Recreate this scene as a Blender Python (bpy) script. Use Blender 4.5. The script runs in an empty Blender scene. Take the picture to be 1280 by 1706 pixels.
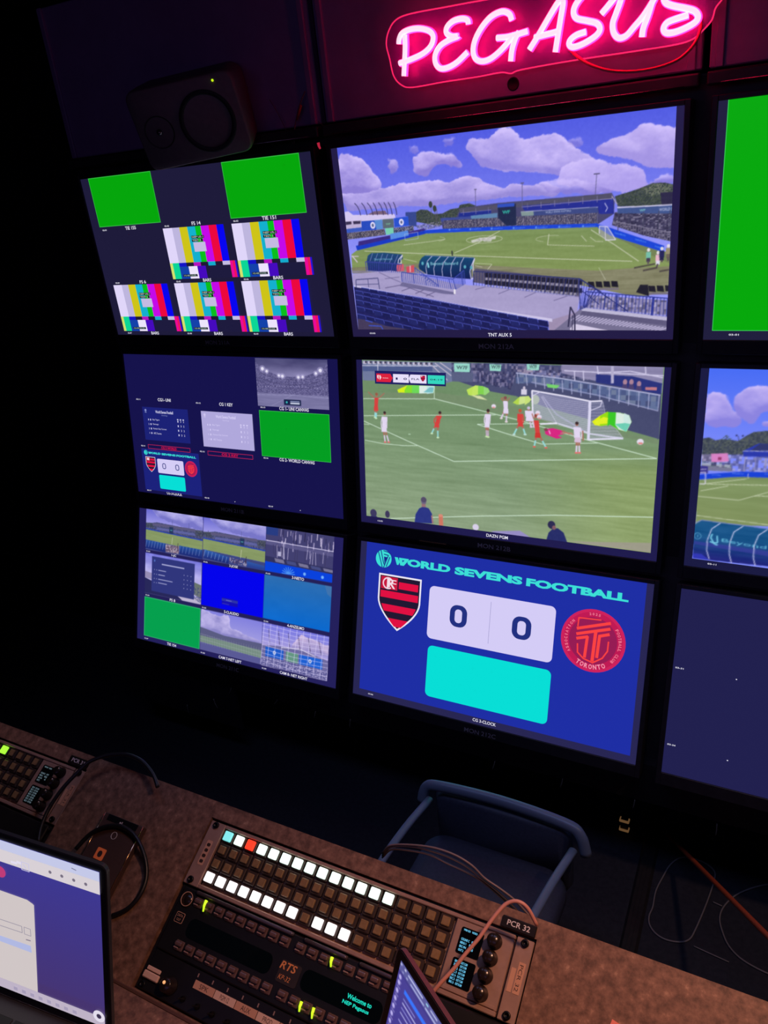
import bpy, bmesh, math, random
import numpy as np
from mathutils import Vector, Matrix

scn = bpy.context.scene
COL = scn.collection

# ---------------------------------------------------------------- camera, exposure, world, lamps
def lin(c):
    return tuple((v / 255 / 12.92) if v / 255 <= 0.04045 else ((v / 255 + 0.055) / 1.055) ** 2.4 for v in c)

cam_data = bpy.data.cameras.new('camera')
cam = bpy.data.objects.new('camera', cam_data)
COL.objects.link(cam)
scn.camera = cam
cam_data.sensor_fit = 'HORIZONTAL'
cam_data.sensor_width = 36
cam_data.lens = 1298.37 / 1280 * 36
cam_data.clip_start = 0.01
CR = ((0.8790505, 0.4653446, -0.1035603), (0.1117088, -0.4122466, -0.9041979), (-0.4634559, 0.7832671, -0.4143686))
cam.matrix_world = Matrix((
    (CR[0][0], -CR[1][0], -CR[2][0], 0.78947),
    (CR[0][1], -CR[1][1], -CR[2][1], -2.06458),
    (CR[0][2], -CR[1][2], -CR[2][2], 2.16347),
    (0, 0, 0, 1)))

vs = scn.view_settings
scn.display_settings.display_device = 'sRGB'
vs.view_transform = 'Standard'
vs.look = 'None'
vs.exposure = 0.0
vs.gamma = 1.0
vs.use_curve_mapping = False

world = bpy.data.worlds.new('world')
scn.world = world
world.use_nodes = True
world.node_tree.nodes['Background'].inputs[0].default_value = (0.12, 0.12, 0.5, 1)
world.node_tree.nodes['Background'].inputs[1].default_value = 0.012

def lamp(name, kind, loc, target, energy, color, **kw):
    d = bpy.data.lights.new(name, kind)
    d.energy = energy
    d.color = color
    for k, v in kw.items():
        setattr(d, k, v)
    o = bpy.data.objects.new(name, d)
    COL.objects.link(o)
    o.location = loc
    o.rotation_euler = (Vector(target) - Vector(loc)).to_track_quat('-Z', 'Y').to_euler()
    return o

# dim warm ceiling downlight over the rear bench, right of the photographer
lamp('ceiling_downlight', 'SPOT', (1.22, -1.5, 2.66), (0.78, -1.80, 1.2), 74, (1.0, 0.50, 0.31),
     spot_size=math.radians(68), spot_blend=1.0, shadow_soft_size=0.05)
# second narrow downlight of the same row, over the left control panel
lamp('ceiling_downlight_left', 'SPOT', (-0.55, -1.25, 2.66), (-0.42, -1.42, 1.3), 9, (1.0, 0.54, 0.34),
     spot_size=math.radians(30), spot_blend=1.0, shadow_soft_size=0.05)
# weaker warm downlight over the walkway on the right, in front of the monitors
lamp('walkway_downlight', 'SPOT', (1.75, -0.85, 2.66), (0.98, -0.42, 0.0), 34, (1.0, 0.62, 0.42),
     spot_size=math.radians(46), spot_blend=1.0, shadow_soft_size=0.05)
# added area fills with no fixture, for the room's faint violet-blue ambient
lamp('room_fill', 'AREA', (0.3, -2.9, 2.6), (0.0, -0.4, 1.0), 3.2, (0.46, 0.34, 1.0), shape='RECTANGLE', size=2.6, size_y=0.7)
lamp('well_fill', 'AREA', (0.2, -1.15, 2.66), (0.2, -0.75, 0.3), 2.2, (0.40, 0.48, 1.0), shape='RECTANGLE', size=1.8, size_y=0.3, spread=math.radians(100))  # added bluish fill over the well, no fixture there

# ---------------------------------------------------------------- materials
MATS = {}
def mat(name, color, rough=0.5, metal=0.0, emit=None, strength=1.0, spec=0.5, coat=0.0, sample=True):
    if name in MATS:
        return MATS[name]
    m = bpy.data.materials.new(name)
    m.use_nodes = True
    b = m.node_tree.nodes['Principled BSDF']
    b.inputs['Base Color'].default_value = (*lin(color), 1)
    b.inputs['Roughness'].default_value = rough
    b.inputs['Metallic'].default_value = metal
    b.inputs['Specular IOR Level'].default_value = spec
    b.inputs['Coat Weight'].default_value = coat
    if emit is not None:
        e = emit if isinstance(emit[0], float) else lin(emit)
        b.inputs['Emission Color'].default_value = (*e, 1)
        b.inputs['Emission Strength'].default_value = strength
        if not sample:
            m.cycles.emission_sampling = 'NONE'
    MATS[name] = m
    return m

def noisy(name, c1, c2, scale, rough=0.5, metal=0.0, bump=0.0, detail=6.0, lo=0.35, hi=0.65, c3=None, stretch=None, spec=0.5, bscale=None):
    """procedural two or three tone material in object space"""
    m = mat(name, c1, rough, metal, spec=spec)
    nt = m.node_tree
    b = nt.nodes['Principled BSDF']
    tc = nt.nodes.new('ShaderNodeTexCoord')
    mp = nt.nodes.new('ShaderNodeMapping')
    if stretch:
        mp.inputs['Scale'].default_value = stretch
    nt.links.new(tc.outputs['Object'], mp.inputs['Vector'])
    n = nt.nodes.new('ShaderNodeTexNoise')
    n.inputs['Scale'].default_value = scale
    n.inputs['Detail'].default_value = detail
    n.inputs['Roughness'].default_value = 0.65
    nt.links.new(mp.outputs['Vector'], n.inputs['Vector'])
    r = nt.nodes.new('ShaderNodeValToRGB')
    r.color_ramp.elements[0].position = lo
    r.color_ramp.elements[0].color = (*lin(c1), 1)
    r.color_ramp.elements[1].position = hi
    r.color_ramp.elements[1].color = (*lin(c2), 1)
    if c3:
        e = r.color_ramp.elements.new(min(0.98, hi + 0.1))
        e.color = (*lin(c3), 1)
    nt.links.new(n.outputs['Fac'], r.inputs['Fac'])
    nt.links.new(r.outputs['Color'], b.inputs['Base Color'])
    if bump:
        bp = nt.nodes.new('ShaderNodeBump')
        bp.inputs['Strength'].default_value = bump
        bp.inputs['Distance'].default_value = 0.001
        if bscale:
            n2 = nt.nodes.new('ShaderNodeTexNoise')
            n2.inputs['Scale'].default_value = bscale
            nt.links.new(mp.outputs['Vector'], n2.inputs['Vector'])
            nt.links.new(n2.outputs['Fac'], bp.inputs['Height'])
        else:
            nt.links.new(n.outputs['Fac'], bp.inputs['Height'])
        nt.links.new(bp.outputs['Normal'], b.inputs['Normal'])
    return m

def display_material(name, rough=0.35):
    """a lit display: what it shows is stored as the mesh colour attribute 'Col'"""
    if name in MATS:
        return MATS[name]
    m = mat(name, (4, 4, 6), rough, emit=(1.0, 1.0, 1.0), sample=False, spec=0.3)
    nt = m.node_tree
    a = nt.nodes.new('ShaderNodeVertexColor')
    a.layer_name = 'Col'
    nt.links.new(a.outputs['Color'], nt.nodes['Principled BSDF'].inputs['Emission Color'])
    return m

DISPLAY = display_material('lit_display')
M_BEZEL = noisy('black_bezel', (34, 30, 38), (42, 37, 46), 40, 0.42, bump=0.05)
M_RACK = noisy('rack_black_paint', (40, 36, 42), (50, 44, 52), 30, 0.5, bump=0.08)
M_FASCIA = noisy('fascia_black_laminate', (158, 124, 176), (168, 134, 186), 14, 0.45, bump=0.06)
M_WALL = noisy('dark_wall_carpet', (22, 21, 26), (30, 28, 34), 90, 0.95, bump=0.2, spec=0.1)
M_FLOOR = noisy('dark_floor', (44, 44, 54), (54, 54, 64), 60, 0.8, bump=0.1, spec=0.2)
M_BLACK = mat('black_plastic', (14, 13, 14), 0.4)
M_SOFTBLACK = mat('soft_black_rubber', (10, 10, 11), 0.7)
M_LABEL = mat('engraved_grey_lettering', (105, 100, 112), 0.6)
M_WHITE = mat('white_lettering', (215, 205, 200), 0.6)

# ---------------------------------------------------------------- object helpers
def frame(origin, x, y):
    """matrix of a local frame whose x and y run along the given world directions (metres)"""
    x = Vector(x).normalized()
    y = Vector(y)
    y = (y - x * y.dot(x)).normalized()
    z = x.cross(y)
    o = Vector(origin)
    return Matrix(((x.x, y.x, z.x, o.x), (x.y, y.y, z.y, o.y), (x.z, y.z, z.z, o.z), (0, 0, 0, 1)))

def tag(o, label=None, cat=None, group=None, kind=None):
    if label: o['label'] = label
    if cat: o['category'] = cat
    if group: o['group'] = group
    if kind: o['kind'] = kind
    return o

def thing(name, label, cat, mw=None, group=None):
    o = bpy.data.objects.new(name, None)
    COL.objects.link(o)
    o.empty_display_size = 0.05
    if mw is not None:
        o.matrix_world = mw
    return tag(o, label, cat, group)

class Mesh:
    """collects shapes (millimetres) into one mesh object"""
    def __init__(self, *mats):
        self.bm = bmesh.new()
        self.mats = list(mats)
        self.smooth = True
    def _mi(self, faces, mi, smooth=False):
        for f in faces:
            f.material_index = mi
            f.smooth = smooth
    def box(self, x0, x1, y0, y1, z0, z1, bev=0.0, mi=0, seg=1, M=None):
        r = bmesh.ops.create_cube(self.bm, size=1.0)
        vs_ = r['verts']
        for v in vs_:
            v.co = Vector((x0 + (v.co.x + .5) * (x1 - x0), y0 + (v.co.y + .5) * (y1 - y0), z0 + (v.co.z + .5) * (z1 - z0)))
        if bev:
            es = list({e for v in vs_ for e in v.link_edges})
            rr = bmesh.ops.bevel(self.bm, geom=es, offset=bev, segments=seg, profile=0.5, affect='EDGES', clamp_overlap=True)
            fs = set(rr['faces']) | {f for v in rr['verts'] for f in v.link_faces}
            vs_ = list({v for f in fs for v in f.verts})
        fs = {f for v in vs_ for f in v.link_faces}
        if M is not None:
            for v in vs_:
                v.co = M @ v.co
        self._mi(fs, mi)
        return self
    def prism(self, pts, z0, z1, mi=0, M=None):
        a = [self.bm.verts.new((p[0], p[1], z0)) for p in pts]
        b = [self.bm.verts.new((p[0], p[1], z1)) for p in pts]
        n = len(pts)
        fs = [self.bm.faces.new(list(reversed(a))), self.bm.faces.new(b)]
        for i in range(n):
            fs.append(self.bm.faces.new((a[i], a[(i + 1) % n], b[(i + 1) % n], b[i])))
        if M is not None:
            for v in a + b:
                v.co = M @ v.co
        self._mi(fs, mi)
        return self
    def lathe(self, prof, c=(0, 0, 0), axis=(0, 0, 1), n=20, mi=0, smooth=True):
        q = Vector(axis).normalized().to_track_quat('Z', 'Y')
        c = Vector(c)
        rings = []
        for r, z in prof:
            if r <= 1e-6:
                rings.append([self.bm.verts.new(c + q @ Vector((0, 0, z)))])
            else:
                rings.append([self.bm.verts.new(c + q @ Vector((r * math.cos(2 * math.pi * i / n), r * math.sin(2 * math.pi * i / n), z))) for i in range(n)])
        fs = []
        for A, B in zip(rings, rings[1:]):
            for i in range(n):
                j = (i + 1) % n
                if len(A) == 1 and len(B) == 1: continue
                if len(A) == 1: fs.append(self.bm.faces.new((A[0], B[j], B[i])))
                elif len(B) == 1: fs.append(self.bm.faces.new((A[i], A[j], B[0])))
                else: fs.append(self.bm.faces.new((A[i], A[j], B[j], B[i])))
        self._mi(fs, mi, smooth)
        return self
    def cyl(self, c, r, h, axis=(0, 0, 1), n=20, mi=0, bev=0.0):
        b = bev or 0.0
        prof = [(0, 0), (r, 0), (r, h - b)] + ([(r - b, h)] if b else []) + ([(0, h)] if True else [])
        return self.lathe(prof, c, axis, n, mi, smooth=False)
    def tube(self, pts, r, n=8, mi=0, closed=False, smoothpath=0, flat=1.0):
        P = [Vector(p) for p in pts]
        if smoothpath:
            P = spline(P, smoothpath, closed)
        k = len(P)
        rings = []
        up = None
        for i in range(k):
            if closed:
                t = (P[(i + 1) % k] - P[i - 1])
            else:
                t = P[min(i + 1, k - 1)] - P[max(i - 1, 0)]
            if t.length < 1e-9: t = Vector((1, 0, 0))
            t.normalize()
            if up is None:
                up = Vector((0, 0, 1)) if abs(t.z) < 0.9 else Vector((1, 0, 0))
            s = t.cross(up)
            if s.length < 1e-6: s = t.orthogonal()
            s.normalize()
            up = s.cross(t).normalized()
            rr = r(i / max(1, k - 1)) if callable(r) else r
            rings.append([self.bm.verts.new(P[i] + s * (rr * math.cos(2 * math.pi * j / n)) + up * (rr * flat * math.sin(2 * math.pi * j / n))) for j in range(n)])
        fs = []
        m = k if closed else k - 1
        for i in range(m):
            A, B = rings[i], rings[(i + 1) % k]
            for j in range(n):
                fs.append(self.bm.faces.new((A[j], A[(j + 1) % n], B[(j + 1) % n], B[j])))
        if not closed:
            fs.append(self.bm.faces.new(list(reversed(rings[0]))))
            fs.append(self.bm.faces.new(rings[-1]))
        self._mi(fs, mi, True)
        return self
    def text(self, s, x0, x1, y, h, z0, z1, mi=0, shear=0.0, bold=0.0):
        V, F = glyphs(s, shear, bold)
        w = V[:, 0].max() - V[:, 0].min()
        hh = V[:, 1].max() - V[:, 1].min()
        mx, my = V[:, 0].min(), V[:, 1].min()
        vs_ = [self.bm.verts.new((x0 + (v[0] - mx) / w * (x1 - x0), y + (v[1] - my) / hh * h, z1)) for v in V]
        fs = []
        for f in F:
            try: fs.append(self.bm.faces.new([vs_[i] for i in f]))
            except ValueError: pass
        self._mi(fs, mi)
        return self
    def build(self, name, parent=None, mw=None, scale=0.001, label=None, fix=True):
        me = bpy.data.meshes.new(name)
        if fix:
            bmesh.ops.recalc_face_normals(self.bm, faces=self.bm.faces)
        for v in self.bm.verts:
            v.co *= scale
        self.bm.to_mesh(me)
        self.bm.free()
        for m in self.mats:
            me.materials.append(m)
        o = bpy.data.objects.new(name, me)
        COL.objects.link(o)
        if parent is not None:
            o.parent = parent
        if mw is not None:
            o.matrix_world = mw
        if label:
            o['label'] = label
        return o

def spline(P, sub, closed=False):
    out = []
    k = len(P)
    segs = k if closed else k - 1
    for i in range(segs):
        p1, p2 = P[i], P[(i + 1) % k]
        p0 = P[i - 1] if (i > 0 or closed) else p1 * 2 - p2
        p3 = P[(i + 2) % k] if (closed or i + 2 < k) else p2 * 2 - p1
        for j in range(sub):
            t = j / sub
            out.append(0.5 * ((2 * p1) + (p2 - p0) * t + (2 * p0 - 5 * p1 + 4 * p2 - p3) * t * t + (3 * p1 - p0 - 3 * p2 + p3) * t ** 3))
    if not closed:
        out.append(P[-1].copy())
    return out

GL = {}
def glyphs(s, shear=0.0, bold=0.0):
    k = (s, shear, bold)
    if k in GL: return GL[k]
    cu = bpy.data.curves.new('lettering', 'FONT')
    cu.body = s
    cu.offset = bold
    cu.resolution_u = 3
    o = bpy.data.objects.new('lettering', cu)
    COL.objects.link(o)
    dg = bpy.context.evaluated_depsgraph_get()
    me = o.evaluated_get(dg).to_mesh()
    V = np.array([v.co[:2] for v in me.vertices])
    F = [tuple(p.vertices) for p in me.polygons]
    o.evaluated_get(dg).to_mesh_clear()
    bpy.data.objects.remove(o)
    bpy.data.curves.remove(cu)
    V[:, 0] += V[:, 1] * shear
    GL[k] = (V, F)
    return GL[k]

# ---------------------------------------------------------------- vector graphics shown on a display
class Graphic:
    """flat coloured shapes on a display; units are thousandths of the display width, y down"""
    def __init__(self, U=0.94):
        self.v, self.f, self.c = [], [], []
        self.U = U
        self.z = 0.0
    def _add(self, V, F, col):
        n = len(self.v)
        self.z += 0.00003
        for p in V:
            self.v.append((p[0] * self.U / 1000, -p[1] * self.U / 1000, 0.0004 + self.z))
        c = (*lin(col), 1.0)
        for f in F:
            self.f.append(tuple(n + i for i in f))
            self.c.append(c)
    def poly(self, pts, col):
        self._add(pts, [tuple(reversed(range(len(pts))))], col)
        return self
    def rect(self, x0, y0, x1, y1, col):
        return self.poly([(x0, y0), (x1, y0), (x1, y1), (x0, y1)], col)
    def rrect(self, x0, y0, x1, y1, r, col, n=6):
        P = []
        for cx, cy, a0 in ((x1 - r, y0 + r, -90), (x1 - r, y1 - r, 0), (x0 + r, y1 - r, 90), (x0 + r, y0 + r, 180)):
            for i in range(n + 1):
                a = math.radians(a0 + 90 * i / n)
                P.append((cx + r * math.cos(a), cy + r * math.sin(a)))
        return self.poly(P, col)
    def disc(self, cx, cy, r, col, n=40, ry=None):
        return self.poly([(cx + r * math.cos(2 * math.pi * i / n), cy + (ry or r) * math.sin(2 * math.pi * i / n)) for i in range(n)], col)
    def ring(self, cx, cy, r0, r1, col, a0=0, a1=360, n=40):
        for i in range(n):
            a, b = math.radians(a0 + (a1 - a0) * i / n), math.radians(a0 + (a1 - a0) * (i + 1) / n)
            self._add([(cx + r0 * math.cos(a), cy + r0 * math.sin(a)), (cx + r1 * math.cos(a), cy + r1 * math.sin(a)),
                       (cx + r1 * math.cos(b), cy + r1 * math.sin(b)), (cx + r0 * math.cos(b), cy + r0 * math.sin(b))], [(3, 2, 1, 0)], col)
            self.z -= 0.00003
        self.z += 0.00003
        return self
    def line(self, pts, w, col):
        for (x0, y0), (x1, y1) in zip(pts, pts[1:]):
            dx, dy = x1 - x0, y1 - y0
            L = math.hypot(dx, dy) or 1
            nx, ny = -dy / L * w / 2, dx / L * w / 2
            ex, ey = dx / L * w * .25, dy / L * w * .25
            self._add([(x0 - ex + nx, y0 - ey + ny), (x1 + ex + nx, y1 + ey + ny), (x1 + ex - nx, y1 + ey - ny), (x0 - ex - nx, y0 - ey - ny)], [(0, 1, 2, 3)], col)
            self.z -= 0.00003
        self.z += 0.00003
        return self
    def text(self, s, x0, x1, yb, h, col, shear=0.0, bold=0.0, rot=0.0, centre=None):
        """baseline yb, height h, squeezed or stretched to run from x0 to x1"""
        V, F = glyphs(s, shear, bold)
        w = V[:, 0].max() - V[:, 0].min()
        hh = V[:, 1].max() - V[:, 1].min()
        X = x0 + (V[:, 0] - V[:, 0].min()) / w * (x1 - x0)
        Y = yb - (V[:, 1] - V[:, 1].min()) / hh * h
        if rot:
            a = math.radians(rot)
            cx, cy = centre if centre else ((x0 + x1) / 2, yb - h / 2)
            X, Y = cx + (X - cx) * math.cos(a) - (Y - cy) * math.sin(a), cy + (X - cx) * math.sin(a) + (Y - cy) * math.cos(a)
        self._add(list(zip(X, Y)), F, col)
        return self
    def arctext(self, s, cx, cy, r, a_mid, span, h, col, outward=True):
        """letters set one by one round a circle; angles in degrees, 0 = right, y down"""
        n = len(s)
        for i, ch in enumerate(s):
            if ch == ' ': continue
            a = a_mid + (i - (n - 1) / 2) * span / n * (1 if outward else -1)
            x, y = cx + r * math.cos(math.radians(a)), cy + r * math.sin(math.radians(a))
            w = h * (.3 if ch == 'I' else .72)
            self.text(ch, x - w / 2, x + w / 2, y + h / 2, h, col, bold=.03, rot=a + (90 if outward else -90), centre=(x, y))
        return self
    def build(self, name, parent, label=None):
        me = bpy.data.meshes.new(name)
        me.from_pydata(self.v, [], self.f)
        ca = me.color_attributes.new('Col', 'FLOAT_COLOR', 'CORNER')
        flat = []
        for p, c in zip(self.f, self.c):
            flat += list(c) * len(p)
        ca.data.foreach_set('color', flat)
        me.materials.append(DISPLAY)
        o = bpy.data.objects.new(name, me)
        COL.objects.link(o)
        o.parent = parent
        if label: o['label'] = label
        return o

# ---------------------------------------------------------------- software painter for camera pictures shown on displays
def fbm(w, h, sx, sy, seed, octs=5, gain=0.5):
    """value noise in 0..1; sx, sy = size of the coarsest cells in pixels"""
    rng = np.random.RandomState(seed)
    out = np.zeros((h, w)); amp = 1.0; tot = 0.0
    for o in range(octs):
        gx, gy = max(1.0, sx / 2 ** o), max(1.0, sy / 2 ** o)
        nx, ny = int(w / gx) + 3, int(h / gy) + 3
        g = rng.rand(ny, nx)
        X = np.arange(w) / gx; Y = np.arange(h) / gy
        xi = X.astype(int); yi = Y.astype(int)
        fx = X - xi; fy = Y - yi
        fx = fx * fx * (3 - 2 * fx); fy = (fy * fy * (3 - 2 * fy))[:, None]
        a = g[yi][:, xi]; b = g[yi][:, xi + 1]; c = g[yi + 1][:, xi]; d = g[yi + 1][:, xi + 1]
        out += amp * ((a * (1 - fx) + b * fx) * (1 - fy) + (c * (1 - fx) + d * fx) * fy)
        tot += amp; amp *= gain
    return out / tot

def blur(a, r):
    r = int(r)
    if r < 1: return a
    k = 2 * r + 1
    for ax in (0, 1):
        p = np.concatenate([np.repeat(a.take([0], ax), r + 1, ax), a, np.repeat(a.take([-1], ax), r, ax)], ax)
        c = np.cumsum(p, ax)
        n = a.shape[ax]
        a = (c.take(range(k, k + n), ax) - c.take(range(0, n), ax)) / k
    return a

def smooth(x, a, b):
    t = np.clip((x - a) / (b - a), 0, 1)
    return t * t * (3 - 2 * t)

class Canvas:
    """picture covering x0..x1, y0..y1 of a display (display units), w x h samples, painted in sRGB 0..255"""
    def __init__(self, x0, y0, x1, y1, w, h, bg=(0, 0, 0)):
        self.b = (x0, y0, x1, y1); self.w, self.h = w, h
        self.p = np.zeros((h, w, 3)) + np.array(bg, float)
        self.s = w / (x1 - x0)
        self.Y, self.X = np.mgrid[0:h, 0:w].astype(float)
        self.GX = x0 + (self.X + .5) / w * (x1 - x0)
        self.GY = y0 + (self.Y + .5) / h * (y1 - y0)
    def px(self, pts):
        x0, y0, x1, y1 = self.b
        return [((x - x0) / (x1 - x0) * self.w, (y - y0) / (y1 - y0) * self.h) for x, y in pts]
    def cover(self, pts, ss=3):
        P = self.px(pts)
        xs = [p[0] for p in P]; ys = [p[1] for p in P]
        a, b = max(0, int(min(xs)) - 1), min(self.w, int(max(xs)) + 2)
        c, d = max(0, int(min(ys)) - 1), min(self.h, int(max(ys)) + 2)
        if a >= b or c >= d: return None
        gx = a + (np.arange((b - a) * ss) + .5) / ss
        gy = c + (np.arange((d - c) * ss) + .5) / ss
        inside = np.zeros((len(gy), len(gx)), bool)
        n = len(P)
        for i in range(n):
            (xa, ya), (xb, yb) = P[i], P[(i + 1) % n]
            if ya == yb: continue
            rows = (gy >= min(ya, yb)) & (gy < max(ya, yb))
            if not rows.any(): continue
            xc = xa + (gy[rows] - ya) / (yb - ya) * (xb - xa)
            inside[rows] ^= gx[None, :] < xc[:, None]
        m = inside.reshape(d - c, ss, b - a, ss).mean((1, 3))
        return a, b, c, d, m
    def poly(self, pts, col, al=1.0, noise=0.0, nseed=1, nscale=3):
        r = self.cover(pts)
        if r is None: return self
        a, b, c, d, m = r
        m = (m * al)[..., None]
        cc = np.array(col, float)
        if noise:
            n = fbm(b - a, d - c, nscale, nscale, nseed, 3)[..., None]
            cc = np.clip(cc + (n - .5) * 2 * noise, 0, 255)
        self.p[c:d, a:b] = self.p[c:d, a:b] * (1 - m) + cc * m
        return self
    def rect(self, x0, y0, x1, y1, col, **k):
        return self.poly([(x0, y0), (x1, y0), (x1, y1), (x0, y1)], col, **k)
    def line(self, pts, w, col, al=1.0):
        for (x0, y0), (x1, y1) in zip(pts, pts[1:]):
            dx, dy = x1 - x0, y1 - y0
            L = math.hypot(dx, dy) or 1
            nx, ny = -dy / L * w / 2, dx / L * w / 2
            self.poly([(x0 + nx, y0 + ny), (x1 + nx, y1 + ny), (x1 - nx, y1 - ny), (x0 - nx, y0 - ny)], col, al)
        return self
    def ell(self, cx, cy, rx, ry, col, al=1.0, n=18):
        return self.poly([(cx + rx * math.cos(2 * math.pi * i / n), cy + ry * math.sin(2 * math.pi * i / n)) for i in range(n)], col, al)
    def arc(self, cx, cy, rx, ry, a0, a1, w, col, al=1.0, n=24):
        return self.line([(cx + rx * math.cos(math.radians(a0 + (a1 - a0) * i / n)), cy + ry * math.sin(math.radians(a0 + (a1 - a0) * i / n))) for i in range(n + 1)], w, col, al)
    def vgrad(self, y0, y1, c0, c1, clip=None):
        t = np.clip((self.GY - y0) / (y1 - y0), 0, 1)[..., None]
        g = np.array(c0, float) * (1 - t) + np.array(c1, float) * t
        if clip is None:
            self.p[:] = g
        else:
            r = self.cover(clip)
            if r is None: return self
            a, b, c, d, m = r
            m = m[..., None]
            self.p[c:d, a:b] = self.p[c:d, a:b] * (1 - m) + g[c:d, a:b] * m
        return self
    def cloud(self, pts, light, dark, seed, soft=7, rag=0.75, al=1.0, cell=26, edge=.10):
        r = self.cover(pts, 1)
        if r is None: return self
        full = np.zeros((self.h, self.w))
        a, b, c, d, m = r
        full[c:d, a:b] = m
        full = blur(blur(full, soft), soft)
        n = fbm(self.w, self.h, cell, cell * .75, seed, 5, .5)
        fine = fbm(self.w, self.h, 7, 6, seed + 9, 4, .6)
        k = smooth(full + (n - .5) * rag + (fine - .5) * .42, .5 - edge, .5 + edge) * smooth(full, .02, .25) * al
        bil = n
        d_ = max(1, int(cell * .12))
        emb = np.zeros_like(bil); emb[:-d_] = bil[:-d_] - bil[d_:]
        emb2 = np.zeros_like(full); q_ = soft * 2; emb2[:-q_] = full[q_:] - full[:-q_]
        top = np.clip((self.GY - min(p[1] for p in pts)) / max(1, max(p[1] for p in pts) - min(p[1] for p in pts)), 0, 1)
        n2 = fbm(self.w, self.h, cell * 1.6, cell, seed + 50, 5)
        sh = np.clip(.16 + n2 * 1.3 - .5 + top * .45 + emb * .9 - emb2 * .7, 0, 1)[..., None]
        cc = np.array(light, float) * (1 - sh) + np.array(dark, float) * sh
        k = k[..., None]
        self.p = self.p * (1 - k) + cc * k
        return self
    def blobs(self, pts, cols, seed, amount=.5, cell=(3, 3)):
        """crowd, foliage or texture: coarse random patches of the given colours inside an outline"""
        r = self.cover(pts)
        if r is None: return self
        a, b, c, d, m = r
        rng = np.random.RandomState(seed)
        h, w = d - c, b - a
        idx = rng.randint(0, len(cols), (h // cell[1] + 1, w // cell[0] + 1))
        idx = np.kron(idx, np.ones((cell[1], cell[0]), int))[:h, :w]
        on = np.kron(rng.rand(h // cell[1] + 1, w // cell[0] + 1) < amount, np.ones((cell[1], cell[0]), bool))[:h, :w]
        cc = np.array(cols, float)[idx]
        m = (m * blur(on.astype(float) * 1.0, 0) * .55)[..., None]
        self.p[c:d, a:b] = self.p[c:d, a:b] * (1 - m) + cc * m
        return self
    def streaks(self, pts, amp, seed, sx=60, sy=3):
        r = self.cover(pts)
        if r is None: return self
        a, b, c, d, m = r
        n = fbm(b - a, d - c, sx, sy, seed, 4)[..., None]
        self.p[c:d, a:b] += (n - .5) * 2 * amp * m[..., None]
        return self
    def text(self, s, x0, x1, yb, h, col, shear=0, bold=.02, al=1.0, slope=0.0):
        V, F = glyphs(s, shear, bold)
        w = V[:, 0].max() - V[:, 0].min(); hh = V[:, 1].max() - V[:, 1].min()
        X = x0 + (V[:, 0] - V[:, 0].min()) / w * (x1 - x0)
        Y = yb - (V[:, 1] - V[:, 1].min()) / hh * h + (X - x0) * slope
        for f in F:
            self.poly([(X[i], Y[i]) for i in f], col, al)
        return self

def picture(name, parent, cv, U=0.94, z=0.0003, label=None):
    """turns a painted canvas into a fine display mesh carrying the picture as its colours"""
    x0, y0, x1, y1 = cv.b
    w, h = cv.w, cv.h
    xs = np.linspace(x0, x1, w) * U / 1000
    ys = -np.linspace(y0, y1, h) * U / 1000
    X, Y = np.meshgrid(xs, ys)
    co = np.stack([X, Y, np.full_like(X, z)], -1).reshape(-1).astype(np.float32)
    i = (np.arange(h - 1)[:, None] * w + np.arange(w - 1)[None, :]).reshape(-1)
    q = np.stack([i + w, i + w + 1, i + 1, i], -1).reshape(-1).astype(np.int32)
    me = bpy.data.meshes.new(name)
    me.vertices.add(w * h); me.vertices.foreach_set('co', co)
    me.loops.add(len(q)); me.loops.foreach_set('vertex_index', q)
    nf = len(q) // 4
    me.polygons.add(nf)
    me.polygons.foreach_set('loop_start', np.arange(0, nf * 4, 4, dtype=np.int32))
    me.polygons.foreach_set('loop_total', np.full(nf, 4, np.int32))
    me.update(calc_edges=True)
    P9 = np.pad(cv.p, ((1, 1), (1, 1), (0, 0)), mode='edge')
    av = sum(P9[a:a + h, b:b + w] for a in range(3) for b in range(3)) / 9
    c = np.clip(cv.p * .55 + av * .45, 0, 255) / 255
    c = np.where(c <= .04045, c / 12.92, ((c + .055) / 1.055) ** 2.4)
    c = np.concatenate([c, np.ones((h, w, 1))], -1).astype(np.float32).reshape(-1)
    ca = me.color_attributes.new('Col', 'FLOAT_COLOR', 'POINT')
    ca.data.foreach_set('color', c)
    me.materials.append(DISPLAY)
    o = bpy.data.objects.new(name, me)
    COL.objects.link(o)
    o.parent = parent
    if label: o['label'] = label
    return o

# ================================================================ the room
def struct(name, m, mw=None):
    o = m.build(name, None, mw)
    o['kind'] = 'structure'
    return o

m = Mesh(M_FLOOR); m.box(-3000, 2600, -3300, 400, -60, 0); struct('floor', m)
m = Mesh(M_WALL); m.box(-3000, 2600, -3300, 400, 2720, 2780); struct('ceiling', m)
m = Mesh(M_WALL); m.box(-3060, -3000, -3300, 400, 0, 2720); struct('wall_left', m)
m = Mesh(M_WALL); m.box(2600, 2660, -3300, 400, 0, 2720); struct('wall_right', m)
m = Mesh(M_WALL); m.box(-3000, 2600, -3360, -3300, 0, 2720); struct('wall_back', m)
m = Mesh(M_WALL); m.box(-3000, 2600, 340, 400, 0, 2720); struct('wall_front', m)

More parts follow.
